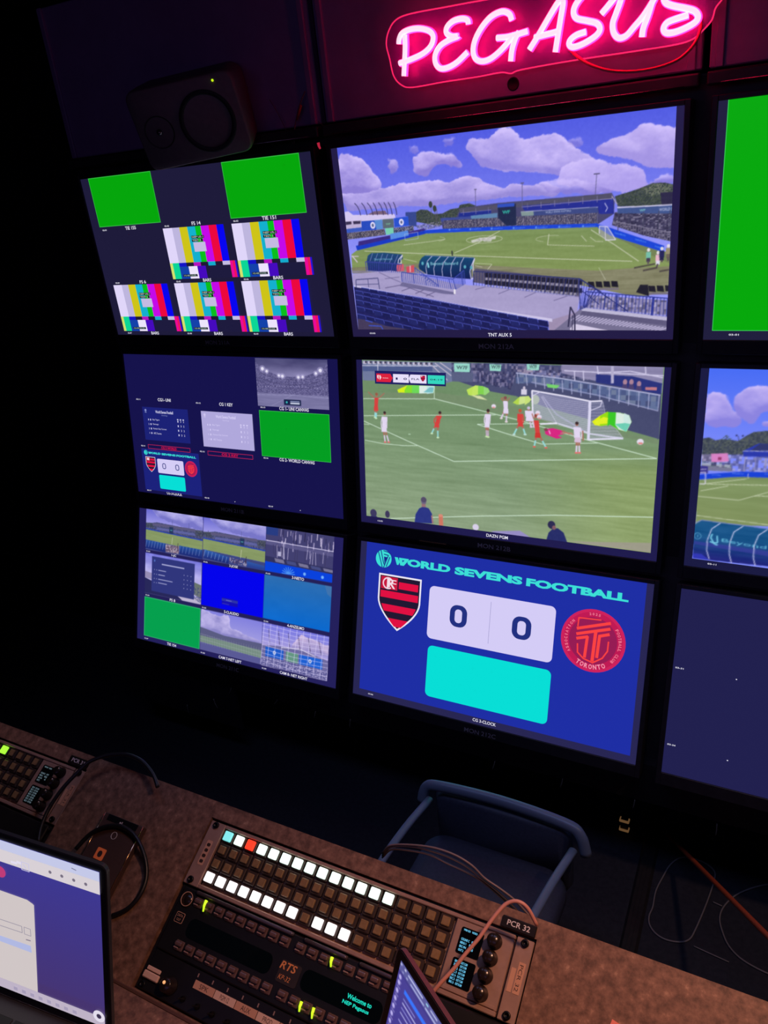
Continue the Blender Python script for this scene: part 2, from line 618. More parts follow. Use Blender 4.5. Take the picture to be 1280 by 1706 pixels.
# black rack that carries the monitors: backing sheet bent to the three tilts, uprights, skirt below
prof = [(70, 2255), (70, 1640), (-8, 1050), (-205, 480), (-235, 480), (-235, 335), (-225, 335), (-225, 470), (-180, 470), (25, 1040), (100, 1630), (100, 2255)]
m = Mesh(M_RACK)
A = [m.bm.verts.new((-1560, y, z)) for y, z in prof]
B = [m.bm.verts.new((2300, y, z)) for y, z in prof]
n = len(prof)
for i in range(n):
    m.bm.faces.new((A[i], A[(i + 1) % n], B[(i + 1) % n], B[i]))
m.bm.faces.new(A); m.bm.faces.new(list(reversed(B)))
m.box(-1560, -1060, -240, -228, 140, 340)
rack = m.build('monitor_rack')
tag(rack, 'black metal rack carrying three tilted rows of monitors, bent profile with skirt', 'rack')

# upper fascia: wide laminate panels with a dark gap and vertical trims between them
def fascia(x0, x1, i, z1=2700):
    m = Mesh(M_FASCIA)
    m.box(x0, x1, 34, 62, 2262, z1, bev=3)
    o = struct('trim_%d' % i, m)
    m = Mesh(M_RACK)
    m.box(x0, x1, 8, 40, 2228, 2256, bev=4, seg=2)
    o2 = m.build('lower_rail', o)
    m = Mesh(mat('rail_highlight_metal', (200, 190, 200), 0.25, 1.0))  # polished bead added to draw the highlight along the rail edge
    m.tube([(x0 + 30, 7, 2232), (x1 - 30, 7, 2232)], 1.3, 6)
    m.build('rail_highlight', o)
    for a, b in ((x0 + 12, x0 + 30), (x1 - 30, x1 - 12)):
        m = Mesh(M_FASCIA)
        m.box(a, b, 26, 36, 2262, z1, bev=2)
        m.build('side_rail', o)
fascia(-1530, -512, 1)
fascia(-496, 496, 2)
fascia(512, 1500, 3)
fascia(1516, 2300, 4)

# ================================================================ monitors
ROWS = {'A': (0.0, 1.93, 0.0), 'B': (-0.04416, 1.33301, 0.172), 'C': (-0.1936, 0.76023, 0.34225)}
XS = (-1.00736, 0.0, 1.01085)
def monitor(row, k, label, plate, bg):
    y, z, t = ROWS[row]
    dn = Vector((0, -math.sin(t), -math.cos(t)))
    org = Vector((XS[k] - 0.47, y, z)) - dn * 0.94 * 9 / 32
    mw = frame(org, (1, 0, 0), -dn)
    root = thing('monitor', label, 'monitor', mw, 'wall monitors in three rows')
    W, H = 940, 528.75
    b, tp, bt, d = 14, 12, 36, 5
    m = Mesh(M_BEZEL)
    m.box(-b, W + b, -H - bt, tp, -58, -1.2, bev=4)
    m.box(-b, 0, -H - bt, tp, -4, d, bev=1.5)
    m.box(W, W + b, -H - bt, tp, -4, d, bev=1.5)
    m.box(-1, W + 1, 0, tp, -4, d, bev=1.5)
    m.box(-1, W + 1, -H - bt, -H, -4, d, bev=1.5)
    m.build('bezel', root)
    g = Graphic()
    g.z = -0.0008
    g.rect(0, 0, 1000, 562.5, bg)
    g.build('screen_panel', root)
    if plate:
        m = Mesh(mat('engraved_label_ink', (150, 140, 150), 0.5))
        m.text(plate, 415, 520, -H - 30, 14, d, d + .3, bold=.01)
        m.build('name_label', root, fix=False)
    return root

def captions(root, items, col=(232, 230, 245)):
    g = Graphic()
    g.z = 0.0004
    for s, x0, x1, yb, h in items:
        g.text(s, x0, x1, yb, h, col, bold=.012)
    g.build('caption', root)

M0A = monitor('A', 0, 'top row multiview monitor showing colour bars, two green tiles under the loudspeaker', 'MON 211A', (30, 27, 58))
M1A = monitor('A', 1, 'monitor under the neon sign showing a sunny stadium with blue seats', 'MON 212A', (36, 29, 70))
M2A = monitor('A', 2, 'top right monitor filled with plain green, cut by the picture edge', 'MON 213A', (33, 31, 62))
M0B = monitor('B', 0, 'dark blue multiview monitor with graphics tiles and a grey arena picture', 'MON 211B', (22, 19, 76))
M1B = monitor('B', 1, 'central monitor showing a football match with players near the goal', 'MON 212B', (32, 28, 78))
M2B = monitor('B', 2, 'right monitor showing a pitch behind a blue curved dugout', 'MON 213B', (27, 27, 66))
M0C = monitor('C', 0, 'bottom left multiview monitor with nine small camera pictures', 'MON 211C', (36, 32, 92))
M1C = monitor('C', 1, 'bottom centre monitor showing a nil nil football scoreboard on blue', 'MON 212C', (40, 38, 82))
M2C = monitor('C', 2, 'bottom right monitor showing only empty dark navy with tiny white codes', 'MON 213C', (33, 32, 78))

# ================================================================ pink neon sign on the fascia
sign = thing('neon_sign', 'pink glowing script sign spelling PEGASUS on a clear outlined plate', 'neon sign', Matrix.Translation((0.1, -0.03, 2.35)))
SX, SZ = 100, 2350
def onplane(pts, y):
    return [(x - SX, y + 30, z - SZ) for x, z in pts]
outline = [(-255.3,2417.7),(-249.5,2383.2),(-242.2,2344.3),(-222.2,2321),(-191.1,2311.8),(-104.1,2312.9),(-13.6,2312.4),(47.6,2313.8),(73,2308.3),(98.5,2312.8),(220.4,2315.1),(371.9,2314.1),(450.3,2314.5),(484.5,2320.3),(504,2334.2),(519.7,2350.3),(525.1,2369.6),(537.2,2383.9),(550.6,2404.2),(543.7,2428.9),(516.8,2444.2),(463.6,2451.9),(367.4,2458.6),(220.9,2461.4),(12.4,2468.7),(-82.9,2470.4),(-178.2,2471.6),(-221.1,2465.4),(-244.4,2445.7)]
outline = [(x - SX, z - SZ) for x, z in [tuple(v[:2]) for v in spline([Vector((x, z, 0)) for x, z in outline], 5, True)]]
acr = mat('clear_pink_lit_acrylic', (112, 34, 158), 0.3)
nt = acr.node_tree
acr.node_tree.nodes['Principled BSDF'].inputs['Alpha'].default_value = 0.55
m = Mesh(acr)
MX = Matrix(((1, 0, 0, 0), (0, 0, 1, 0), (0, 1, 0, 0), (0, 0, 0, 1)))
m.prism(outline, 8, 13, M=MX)
m.build('backing_plate', sign)
edge = mat('lit_acrylic_edge', (200, 60, 110), 0.3, emit=(232, 40, 100), strength=0.9)  # tube light showing at the plate edge, put in as emission
m = Mesh(edge)
m.tube([(x, 8, z) for x, z in outline], 1.7, 6, closed=True)
m.build('plate_edge', sign)
LET = [
 [(-203.5,2408),(-201.6,2417.2),(-192.9,2428.9),(-170,2434),(-142.6,2432),(-118,2422.7),(-109.3,2409.3),(-117.1,2391.9),(-138.3,2379.1),(-168.7,2371.7),(-194.5,2367.9),(-207,2366.6)],
 [(-184.9,2424.8),(-186.6,2399),(-191.8,2366.8),(-196.8,2337)],
 [(-16.8,2421.9),(-18.8,2430.5),(-33.1,2435.4),(-54.9,2434),(-71.4,2424.7),(-74.1,2412.6),(-61.5,2403.7),(-44.1,2401.1),(-66.4,2397.4),(-92.1,2388.4),(-107,2371.8),(-107.6,2353.1),(-95.9,2340.7),(-75.2,2340.1),(-50.4,2348.2),(-22.9,2365.1)],
 [(90,2413.6),(84.8,2426.4),(67.1,2433.9),(40.3,2428.1),(15.8,2410.1),(-1.6,2387.9),(-8.1,2366.5),(-3.1,2348.9),(13.8,2340.9),(37.9,2344.6),(69,2362.5),(94.7,2384.7)],
 [(51.6,2383.5),(78.1,2381.7),(102.8,2383.4),(127.2,2385.9)],
 [(107,2388.2),(97.6,2375.4),(88.6,2354.2),(84.4,2331.3)],
 [(130.2,2348.3),(150.9,2372.3),(178.3,2406.5),(198.8,2430.4),(208,2434),(210.2,2426),(203.8,2396),(191.4,2334.9)],
 [(142.8,2370.8),(166.7,2372.6),(186.4,2373.7),(202.8,2375.2)],
 [(303.2,2432.1),(295.7,2444.5),(277.5,2446.4),(255.4,2435.7),(238.2,2419.5),(233.7,2405.5),(240.5,2393.5),(263.1,2385.5),(285.5,2376.9),(292.3,2364.3),(282,2352.9),(255.7,2342.4),(232.7,2339.1),(223.5,2345.7),(226.6,2354.5),(240.4,2361.7),(260.9,2364.5)],
 [(294.9,2393.3),(307.2,2404),(323.6,2418.8),(339.1,2431),(336.6,2412.9),(327.1,2389.5),(320.1,2371.6),(322.7,2353.3),(333.9,2342),(349.8,2344.2),(365.9,2358.2),(384.5,2375.4),(403.2,2399),(410.9,2414.1)],
 [(401.9,2397.4),(393.7,2372.7),(385.3,2352.2),(383,2336.7)],
 [(489.6,2420.5),(475.7,2434.6),(455.8,2435.2),(436.4,2421.9),(426.3,2405.5),(429.5,2392.8),(444.9,2384.3),(472.4,2375),(488.8,2367.6),(496.1,2356.7),(491.3,2347.7),(474.2,2340.5),(450.7,2335.4),(433.4,2336.8),(427.5,2345.8),(434,2355.3),(449.5,2359.1),(476.4,2362.8)],
]
neon = mat('pink_neon_tube', (255, 120, 170), 0.4, emit=(11.0, 0.08, 0.95), strength=1.0)
neon_core = mat('white_hot_neon_core', (255, 220, 235), 0.4, emit=(1.1, 0.76, 0.9), strength=1.0)
for nm, idx in (('letter_P', (0, 1)), ('letter_E', (2,)), ('letter_G', (3, 4, 5)), ('letter_A', (6, 7)), ('letter_S', (8,)), ('letter_U', (9, 10)), ('letter_S', (11,))):
    m = Mesh(neon)
    for j in idx:
        m.tube([(x - SX, -20, z - SZ) for x, z in LET[j]], 8.2, 10, smoothpath=4)
    L = m.build('neon_tube', sign, label='pink tube bent as the letter ' + nm[-1])
    m = Mesh(neon_core)
    for j in idx:
        m.tube([(x - SX, -25.5, z - SZ) for x, z in LET[j]], 6.2, 10, smoothpath=4, flat=1.0)
    m.build('bright_core', L)
m = Mesh(mat('pink_lit_cable', (200, 40, 80), 0.4))
cord = [(215.5,2340.5),(235,2320.9),(258.2,2304.2),(292.9,2288.1),(330.7,2278.3),(375.2,2273.8),(418.5,2275.9),(453.4,2284.1),(476.9,2298.8),(491.6,2316.8),(498.3,2339.4),(496,2355.1)]
m.tube([(x - SX, 2, z - SZ) for x, z in cord], 3.6, 8, smoothpath=5)
m.build('feed_cable', sign, label='slack pink feed cable under the letters')
for x, z in [(97.3,2404.4),(-229.2,2391.6),(276.3,2401.1),(508.9,2363)]:
    m = Mesh(M_BLACK)
    m.cyl((x - SX, 22, z - SZ), 3.2, 44, axis=(0, 1, 0), n=12)
    m.build('standoff', sign)
M_HOLE = mat('dark_cable_grommet', (6, 5, 7), 0.6)
m = Mesh(M_HOLE)
(gx, gz), = [(57.6,2265.2)]
m.lathe([(0, 0.5), (11, 0.5), (12, 2), (15, 2), (15.5, 0), (15.5, -1)], (0, 0, 0), (0, -1, 0), 24)
tag(m.build('cable_grommet', None, Matrix.Translation((gx / 1000, 0.034, gz / 1000 + .024))), 'round black cable grommet in the fascia under the pink sign', 'grommet')

# ================================================================ loudspeaker over the top left monitor
spk = thing('loudspeaker', 'dark rounded studio loudspeaker lying tilted above the colour bar monitor', 'loudspeaker',
            frame((-0.842, -0.138, 2.3035), (0.9305, 0.3561, 0.0864), (0.0197, -0.284, 0.9586)))
M_SPK = noisy('speaker_cast_shell', (110, 92, 96), (120, 100, 104), 60, 0.5, bump=0.05)
def rr2(w, h, r, n=6):
    P = []
    for cx, cy, a0 in ((w / 2 - r, h / 2 - r, 0), (-w / 2 + r, h / 2 - r, 90), (-w / 2 + r, -h / 2 + r, 180), (w / 2 - r, -h / 2 + r, 270)):
        for i in range(n + 1):
            a = math.radians(a0 + 90 * i / n)
            P.append((cx + r * math.cos(a), cy + r * math.sin(a)))
    return P
def loft(m, rings, mi=0, smoothf=True, cap=True):
    R = [[m.bm.verts.new(p) for p in r] for r in rings]
    fs = []
    k = len(R[0])
    for a, b in zip(R, R[1:]):
        for i in range(k):
            fs.append(m.bm.faces.new((a[i], a[(i + 1) % k], b[(i + 1) % k], b[i])))
    if cap:
        fs.append(m.bm.faces.new(list(reversed(R[0])))); fs.append(m.bm.faces.new(R[-1]))
    m._mi(fs, mi, smoothf)
m = Mesh(M_SPK)
w, h = 322, 216
rings = []
for s, zz, r in ((.80, -176, 30), (.88, -170, 34), (.96, -140, 36), (1.0, -60, 36), (1.0, -14, 30), (.985, -3, 28), (.955, 0, 26)):
    rings.append([(x, y, zz) for x, y in rr2(w * s, h * s, r * s)])
loft(m, rings)
m.build('cabinet', spk)
cone = mat('speaker_cone', (24, 20, 24), 0.55)
m = Mesh(cone, M_SPK)
m.lathe([(0, -14), (22, -12), (26, -20), (66, -4), (72, 3), (78, 3), (82, 0.5)], (54, -8, 1), n=40)
m.build('woofer', spk)
m = Mesh(cone)
m.lathe([(0, 4), (8, 2.5), (11, -4), (20, -7), (44, 1.2)], (-94, -8, 0), n=32)
m.build('tweeter', spk, label='tweeter with a small bright dome')
m = Mesh(mat('metal_dome', (150, 140, 135), 0.25, 1.0))
m.lathe([(0, 6), (4, 5), (6.5, 2)], (-94, -8, 1), n=16)
m.build('dome', spk)
m = Mesh(mat('green_power_led', (150, 220, 0), 0.4, emit=(190, 235, 20), strength=1.2))
m.lathe([(0, 3), (2.6, 2), (3.4, 0)], (104, 88, 1), n=14)
m.build('power_led', spk, label='small lit yellow-green power light')
# bracket holding it to the rack
m = Mesh(M_RACK)
m.tube([(-900, 12, 2290), (-915, 30, 2290), (-925, 40, 2290)], 14, 10)
tag(m.build('speaker_bracket'), 'black wall bracket behind the studio loudspeaker', 'bracket')

# thin cables hanging between loudspeaker and the sign
def cable(name, label, pts, r, material, group=None, n=8, sp=5, cat='cable'):
    P = [Vector(p) for p in pts]
    base = P[0].copy()
    m = Mesh(material)
    m.tube([p - base for p in P], r, n, smoothpath=sp)
    o = m.build(name, None, Matrix.Translation(base / 1000))
    return tag(o, label, cat, group)
M_GREYCABLE = mat('grey_pink_cable', (120, 85, 95), 0.5)
M_DARKCABLE = mat('black_cable', (24, 22, 24), 0.38)
def at(pts, y): return [(x, y, z) for x, z in pts]
cable('hanging_cable', 'thin straight cable slanting down beside the loudspeaker', at([(-667.1,2340.7),(-646.5,2306),(-624.3,2256.9),(-606.4,2217.4)], 20), 0.9, M_GREYCABLE)
c1 = cable('hanging_cable', 'short hanging cable with an orange sleeve above the multiview monitor', at([(-542,2346.7),(-563,2319.3),(-577.9,2293.7),(-592,2261.3),(-601.9,2218.5)], 18), 1.7, M_GREYCABLE)
m = Mesh(mat('orange_red_sleeve', (190, 70, 60), 0.5))
e0, e1 = [(-558.6,2314.2),(-579.3,2278.6)]
m.tube([(e0[0], 14, e0[1]), ((e0[0] * .7 + e1[0] * .3), 14, (e0[1] * .7 + e1[1] * .3)), (e1[0], 14, e1[1])], lambda t: 3.6 + 2.4 * math.sin(min(1, t * 1.6) * 1.6) - 3.4 * t, 10)
o = m.build('cable_sleeve', None)
o.parent = c1; o.matrix_parent_inverse = c1.matrix_world.inverted()
cable('hanging_cable', 'faint thin cable slanting towards the red tally light', at([(-513.1,2268.2),(-486.7,2245.6),(-469.6,2227.1)], 20), 0.9, M_GREYCABLE)
m = Mesh(mat('red_tally_lens', (200, 30, 60), 0.4, emit=(200, 40, 70), strength=0.7))
(rx, rz), = [(-508.7,2205.6)]
m.tube([(rx, 0, rz + 8), (rx + 1, 0, rz - 1), (rx + 3, 2, rz - 8)], lambda t: 4.2 - 1.5 * t, 10)
tag(m.build('tally_light'), 'tiny red light between the two top left monitors', 'indicator light')
# brushed label tab below the match monitor
m = Mesh(mat('brushed_copper_tab', (170, 120, 90), 0.3, 0.8))
a, b = [(229.2,599.8),(329.5,600)]
m.box(a[0] * .94, b[0] * .94, -a[1] * .94 - 2, -a[1] * .94 + 1, 4, 8, bev=.8)
m.build('label_strip', M1B, label='thin copper coloured strip on the bottom bezel')

# cable ties hanging from the rack skirt
M_TIE = mat('pale_cable_tie', (150, 140, 130), 0.5)
ties = [[(-1339.7,183.7),(-1342,139.2)], [(-1179.9,258.8),(-1169.4,213.6)], [(-1068.7,342.1),(-1088.7,307.6)], [(-846.1,348.4),(-868.5,319.5)], [(-677.3,340.4),(-688.2,306.6)], [(-527.2,348.6),(-535.4,308)], [(20.6,338.1),(10.5,301.4)], [(245.1,343.2),(237.1,305.6)], [(464.2,338.2),(459.9,302.8)], [(693.4,332.9),(693.2,288.2)]]
where = ('far left under the skirt', 'bent one second from the left end', 'short one below the nine picture monitor', 'tiny one below the nine picture monitor', 'faint one between the two bottom monitors', 'upright one left of the scoreboard monitor', 'under the middle of the scoreboard monitor', 'under the right half of the scoreboard monitor', 'beside the floor duct', 'tallest one below the empty navy monitor')
for t, wz in zip(ties, where):
    m = Mesh(M_TIE)
    (x0, z0), (x1, z1) = t
    m.tube([(0, 0, 0), ((x1 - x0) * .5 + 1, -3, (z1 - z0) * .5), (x1 - x0, 0, z1 - z0)], 1.6, 6, smoothpath=3)
    tag(m.build('cable_tie', None, Matrix.Translation((x0 / 1000, -0.2405, z0 / 1000))), 'small pale cable tie, ' + wz, 'cable tie', 'cable ties on the rack skirt')

# ================================================================ what the monitors show
BLUEW = (120, 130, 220)

# ---- stadium by day (monitor 212A)
cv = Canvas(22, 0, 981.5, 538.5, 620, 348)
cv.vgrad(0, 330, (82, 92, 226), (150, 152, 250))
L1, D1 = (208, 192, 252), (142, 128, 214)
cv.cloud([(24,18.3),(50.2,17),(77.1,25.7),(103.4,37.3),(126.1,57.6),(134.9,78.7),(157.9,97.2),(161.1,119.7),(151.1,134),(99.5,137.8),(19.5,129.1)], L1, D1, 3, 5, .5)
cv.cloud([(188.4,48.5),(219.3,50.6),(223.7,71.5),(202.2,85.3),(187.6,75.7)], L1, D1, 5, 4, 1.3, .85, 12, .24)
cv.cloud([(265.2,51.8),(294.3,40.3),(328.6,36.5),(361,49.3),(389.8,52.6),(415.6,63.6),(416.1,86.2),(379.8,76.1),(350.7,73.6),(328.9,82.3),(310.1,102.1),(272.3,90)], L1, D1, 7, 4, 1.1, .95, 18, .17)
cv.cloud([(256.4,22.7),(287.8,18.7),(291.2,37.2),(266.6,37.8)], L1, D1, 8, 4, 1.2, .6, 10, .26)
cv.cloud([(432.5,40.1),(444.3,15.9),(494.5,24.5),(528.6,6.7),(561.4,1.7),(600.5,35),(655.9,25.4),(686.8,26.5),(724.8,57.6),(747.4,73.5),(785,97.5),(800.1,122.9),(844.3,123.2),(881.1,150.2),(903.4,172.4),(762.8,172.3),(685.6,127.3),(606.2,115),(532.5,105.9),(474.2,87.8)], L1, (150, 138, 222), 11, 5, .55)
cv.cloud([(773.7,76),(824.9,58.7),(874.8,47.9),(895.3,30.5),(919.5,29.2),(982.7,46.2),(984.6,138.5),(930.4,133.9),(872.8,105.4),(807.2,92.7)], L1, (165, 150, 228), 13, 5, .5)
cv.cloud([(701.4,107.4),(777.5,96.8),(844.2,116.4),(909.2,132.1),(917.9,180.4),(808.3,182.7),(685.4,148.7)], L1, (175, 160, 236), 17, 6, .7)
cv.cloud([(18.3,129.7),(109.6,132.2),(209.5,115.6),(313.1,112),(366.7,123.9),(438.4,110.7),(472.6,117.2),(488.9,133.4),(539,148.4),(556.1,138.6),(605.2,149.7),(653.8,140.4),(700.9,164.2),(685,181.1),(554.9,171.8),(469.2,178.7),(298,177.3),(31.6,180.4)], L1, (150, 138, 216), 19, 4, .8)
cv.cloud([(637.7,144.9),(732.1,141.7),(793,157),(838.1,181.4),(762.9,186.6),(653.3,167.9)], L1, D1, 23, 4, 1.1, .8, 14, .2)
cv.cloud([(924.3,160.4),(979.7,151.4),(982.2,175.1),(917.9,179)], L1, D1, 29, 4, 1.1, .8, 14, .2)
cv.cloud([(366.5,11.7),(401.5,11.6),(395.6,32.9),(372.2,28.4)], L1, D1, 31, 3, 1.3, .6, 9, .28)
cv.cloud([(713.4,42.9),(758.7,50.8),(747.4,66.6),(721,57.3)], L1, D1, 37, 3, 1.3, .6, 9, .28)
# trees and buildings at the far end
TR, TRc = (66, 74, 78), [(50, 62, 52), (88, 96, 84), (70, 82, 62), (44, 52, 60)]
for T_ in ([(259.7,220.3),(265.8,194.3),(280.5,188.5),(302.2,191),(322.9,203.5),(348.8,203.9),(375.2,193.8),(400.6,191.8),(405.4,184.1),(434.6,181.8),(454.7,189.9),(456.6,228),(328.9,235.5)], [(838.3,191.9),(874.8,184.1),(899.9,177.7),(931.6,167.8),(959.7,168.6),(982.9,175.1),(983.2,224.8),(846.2,217.2)]):
    cv.poly(T_, TR); cv.blobs(T_, TRc, 3, .8, (2, 2))
cv.blobs([(903.6,179.3),(938.8,169.7),(980.7,172.9),(978.1,191.7),(925.7,198.1)], [(150, 150, 130), (110, 120, 100)], 5, .6, (2, 2))
cv.poly([(951.6,191.1),(983.7,192.1),(983.8,222.1),(954.9,220.1)], (48, 44, 74))
for a_ in ([(314.5,175.2),(315,219.8)], [(325.2,186.9),(327.4,228)], [(332.6,191.1),(330.7,224.4)]): cv.line(a_, 1.6, (90, 84, 96))
for a_ in ([(313.9,177)], [(325.9,188.8)]): cv.ell(a_[0][0], a_[0][1], 6, 9, (58, 66, 62))
cv.poly([(23.8,179.1),(36.6,178),(52,189.5),(194.5,195.5),(196.9,207.1),(151.3,210.2),(21.7,207.4)], (212, 200, 240))
cv.poly([(101.9,191.8),(126.5,183.6),(163.6,184.1),(171.6,195.3)], (120, 96, 120))
cv.poly([(21.8,206.6),(81,206.1),(77.7,230.3),(20.7,238.4)], (190, 176, 214))
cv.poly([(22.7,207.5),(43.2,207.1),(43,215.7),(22.3,217)], (60, 52, 84)); cv.poly([(49.5,207.4),(75.9,207.8),(74.8,216),(49.7,216.1)], (60, 52, 84))
cv.poly([(78.2,209.1),(150.5,208.6),(149.2,235.3),(76.8,237.4)], (42, 76, 190)); cv.poly([(123.4,208.6),(150.5,208.6),(149.2,235.3),(128.5,235.4)], (90, 140, 210))
cv.poly([(21.6,228.5),(78.3,226.4),(77.7,237.4),(21.8,240.5)], (60, 90, 190))
p_ = [(116.8,223),(214.7,219.6)]
for x_, y_ in p_: cv.ell(x_, y_, 8.5, 10, (226, 220, 250)); cv.ell(x_, y_, 4, 5, (90, 100, 140))
cv.poly([(151.5,207.9),(189.4,207.8),(188.4,233.5),(150.8,234.2)], (92, 104, 116)); cv.poly([(157.8,233.8),(186.6,233.1),(185.5,251.6),(159.3,252.6)], (120, 205, 176))
cv.text('WF', *[v for v in ([(161.5,222.4)][0][0], [(177.6,223.3)][0][0])], [(161.2,224.7)][0][1], 5, (130, 210, 170))
cv.poly([(190.5,206.8),(239.7,204.8),(238.9,230.6),(190.4,232.5)], (44, 82, 206)); cv.poly([(231,192.9),(265.8,193.6),(263.7,234.2),(238.9,230.6),(238.8,204.7),(230,203.4)], (56, 72, 142))
cv.ell(p_[1][0], p_[1][1], 8, 9.5, (226, 220, 250)); cv.ell(p_[1][0], p_[1][1], 3.6, 4.5, (90, 100, 140))
for x0_, x1_ in ((155, 200), (218, 258), (270, 312), (322, 352), (370, 405), (418, 445), (455, 482), (500, 522)):
    for P_ in [[(61.4,156.3)][0]]:
        sx_ = 1000 / 571 / 4.4138 * .965
        bx_ = P_[0] + (x0_ - 155) * sx_; by_ = P_[1] + (x0_ - 155) * sx_ * .045
        w_ = (x1_ - x0_) * sx_
        cv.line([(bx_, by_), (bx_ + w_ * .5, by_ + 9), (bx_ + w_ * .85, by_ + 22), (bx_ + w_, by_ + 36)], 2.4, (52, 48, 92))
cv.poly([(21.8,240.5),(155.3,235.6),(158,252.6),(22.1,259.4)], (84, 80, 104)); cv.blobs([(21.8,240.5),(155.3,235.6),(158,252.6),(22.1,259.4)], [(190, 180, 180), (60, 58, 80), (130, 110, 110), (40, 40, 60)], 9, .9, (1, 2))
cv.poly([(186.5,234.6),(254.1,231.4),(253.5,246.6),(186,250.9)], (70, 70, 100)); cv.blobs([(186.5,234.6),(254.1,231.4),(253.5,246.6),(186,250.9)], [(180, 180, 200), (50, 54, 90), (110, 110, 140)], 10, .8, (2, 2))
cv.blobs([(258.6,231.6),(355.9,222.1),(372.2,234.2),(274.9,247.8)], [(170, 160, 190), (60, 60, 90), (120, 110, 130), (90, 96, 90)], 11, .95, (2, 2))
# far stand
cv.poly([(391.4,217.1),(406.5,193),(520.5,186.7),(830.7,183.7),(838.4,196.9),(836.8,234.4),(794,258.6),(347.7,249.6),(342.7,219.7)], (74, 72, 112))
cv.poly([(399.3,194.1),(830.7,183.7),(832.4,196.4),(405.7,205.4)], (82, 80, 104))
cv.poly([(402.1,205.2),(498.3,202),(497.7,214.2),(397.7,217.4)], (36, 48, 140)); cv.poly([(587.3,198.7),(834.7,196.6),(836.8,234.4),(797.6,231.2),(795.1,216.7),(595.1,212.7)], (40, 48, 146))
for i_ in range(12):
    a_ = [(414.7,204.4),(830.9,194.9),(415.3,195.1),(830.7,185.1)]
    t_ = i_ / 11
    x_ = a_[0][0] * (1 - t_) + a_[1][0] * t_
    cv.line([(x_, a_[0][1] * (1 - t_) + a_[1][1] * t_ + 8), (x_, a_[2][1] * (1 - t_) + a_[3][1] * t_ + 2)], 1.3, (128, 122, 160))
cv.line([(405.7,205.4),(498.2,203.5)], 1.5, (130, 124, 170)); cv.line([(587.2,201.7),(831,197)], 1.6, (150, 140, 180))
cv.poly([(436.3,215.1),(516.7,212.3),(516.1,225.3),(438.2,227.7)], (96, 134, 176)); cv.poly([(341.2,215.6),(436.2,216.6),(438.2,227.7),(344.1,225.4)], (64, 76, 150))
cv.poly([(584.3,213.5),(795.1,215.2),(795.3,229.6),(586.5,224.9)], (62, 74, 132)); cv.poly([(584.3,213.5),(619.9,213.5),(621.2,225.5),(586.5,224.9)], (130, 150, 150))
cv.line([(584.3,213.5),(795.1,215.2)], 1.4, (190, 190, 220))
cv.text('WORLD SEVENS FOOTBALL', [(653.9,220.8)][0][0], [(724.1,221.5)][0][0], [(653.9,222.3)][0][1], 5, (190, 200, 230), slope=-.01)
Cr = [(351.7,222.6),(518.7,224.7),(793.7,229.5),(794,257.1),(551.8,251.1),(349.9,244.9)]
cv.poly(Cr, (78, 74, 104)); cv.blobs(Cr, [(170, 160, 170), (50, 48, 76), (110, 100, 120), (60, 64, 90)], 12, .8, (1, 2))
for i_ in range(18):
    a_ = [(449,225.2),(793.7,229.5),(447.7,247),(794,257.1)]
    t_ = i_ / 17; x_ = a_[0][0] * (1 - t_) + a_[1][0] * t_
    cv.line([(x_, a_[0][1] * (1 - t_) + a_[1][1] * t_), (x_, a_[2][1] * (1 - t_) + a_[3][1] * t_)], 1.1, (130, 128, 160))
cv.poly([(517.6,192.6),(570.9,191.6),(570.6,247.6),(541.7,247.5),(518.7,226.2)], (36, 44, 78)); cv.poly([(517.8,189.6),(566.8,189.8),(566.4,198.8),(517.3,198.6)], (50, 80, 190))
cv.text('WF', [(531.2,214.7)][0][0], [(553.2,216.1)][0][0], [(531.1,216.2)][0][1], 9, (60, 220, 190))
cv.poly([(797.2,201.1),(831,200.6),(833.1,233.4),(799.9,232.8)], (42, 50, 150)); cv.line([(812.4,206.4),(820.1,219),(814.9,228)], 2, (190, 190, 230))
cv.line([(830.9,191.4),(844.6,211.4)], 2.5, (170, 160, 190))
for a_, b_ in (([(454.5,147.3),(452.6,192.9)], 4), ([(590.7,141.3),(588.6,209.3)], 5), ([(791.3,134.6),(788,184.8)], 8)):
    cv.line(a_, 1.6, (92, 88, 130)); cv.line([(a_[0][0] - b_, a_[0][1]), (a_[0][0] + b_, a_[0][1])], 3, (96, 90, 130))
# right stand
RS = [(839,230.9),(982.4,238.5),(984.4,310.2),(914.5,292.5),(832.1,262.1)]
cv.poly(RS, (62, 58, 88)); cv.blobs(RS, [(120, 112, 140), (40, 38, 62), (170, 164, 190), (80, 76, 110)], 14, .6, (3, 2))
cv.poly([(844.8,219.9),(982.4,222),(983.3,242.7),(846.5,234.2)], (66, 86, 142)); cv.line([(844.8,219.9),(982.4,222)], 3.2, (200, 196, 226))
cv.text('WF', [(901.6,232)][0][0], [(916.1,232.9)][0][0], [(901.7,233.4)][0][1], 6, (140, 220, 210)); cv.text('WORLD S', [(949.9,235.1)][0][0], [(982.4,237.1)][0][0], [(949.9,235.1)][0][1], 7, (200, 205, 235))
for x_ in (1012, 1048, 1100, 1152, 1190):
    a_ = [(848,234.3),(977,242.3)]; t_ = (x_ - 1012) / 178; X_ = a_[0][0] * (1 - t_) + a_[1][0] * t_
    cv.line([(X_, a_[0][1]), (X_, a_[0][1] + 44)], 2.2, (70, 70, 96))
for i_ in range(22):
    a_ = [(841,254),(979.2,288.6),(841.2,265.5),(980.1,310)]; t_ = i_ / 21; X_ = a_[0][0] * (1 - t_) + a_[1][0] * t_
    cv.line([(X_, a_[0][1] * (1 - t_) + a_[1][1] * t_), (X_, a_[2][1] * (1 - t_) + a_[3][1] * t_)], 2, (104, 98, 120))
cv.line([(841,254),(979.2,288.6)], 2, (130, 124, 150))
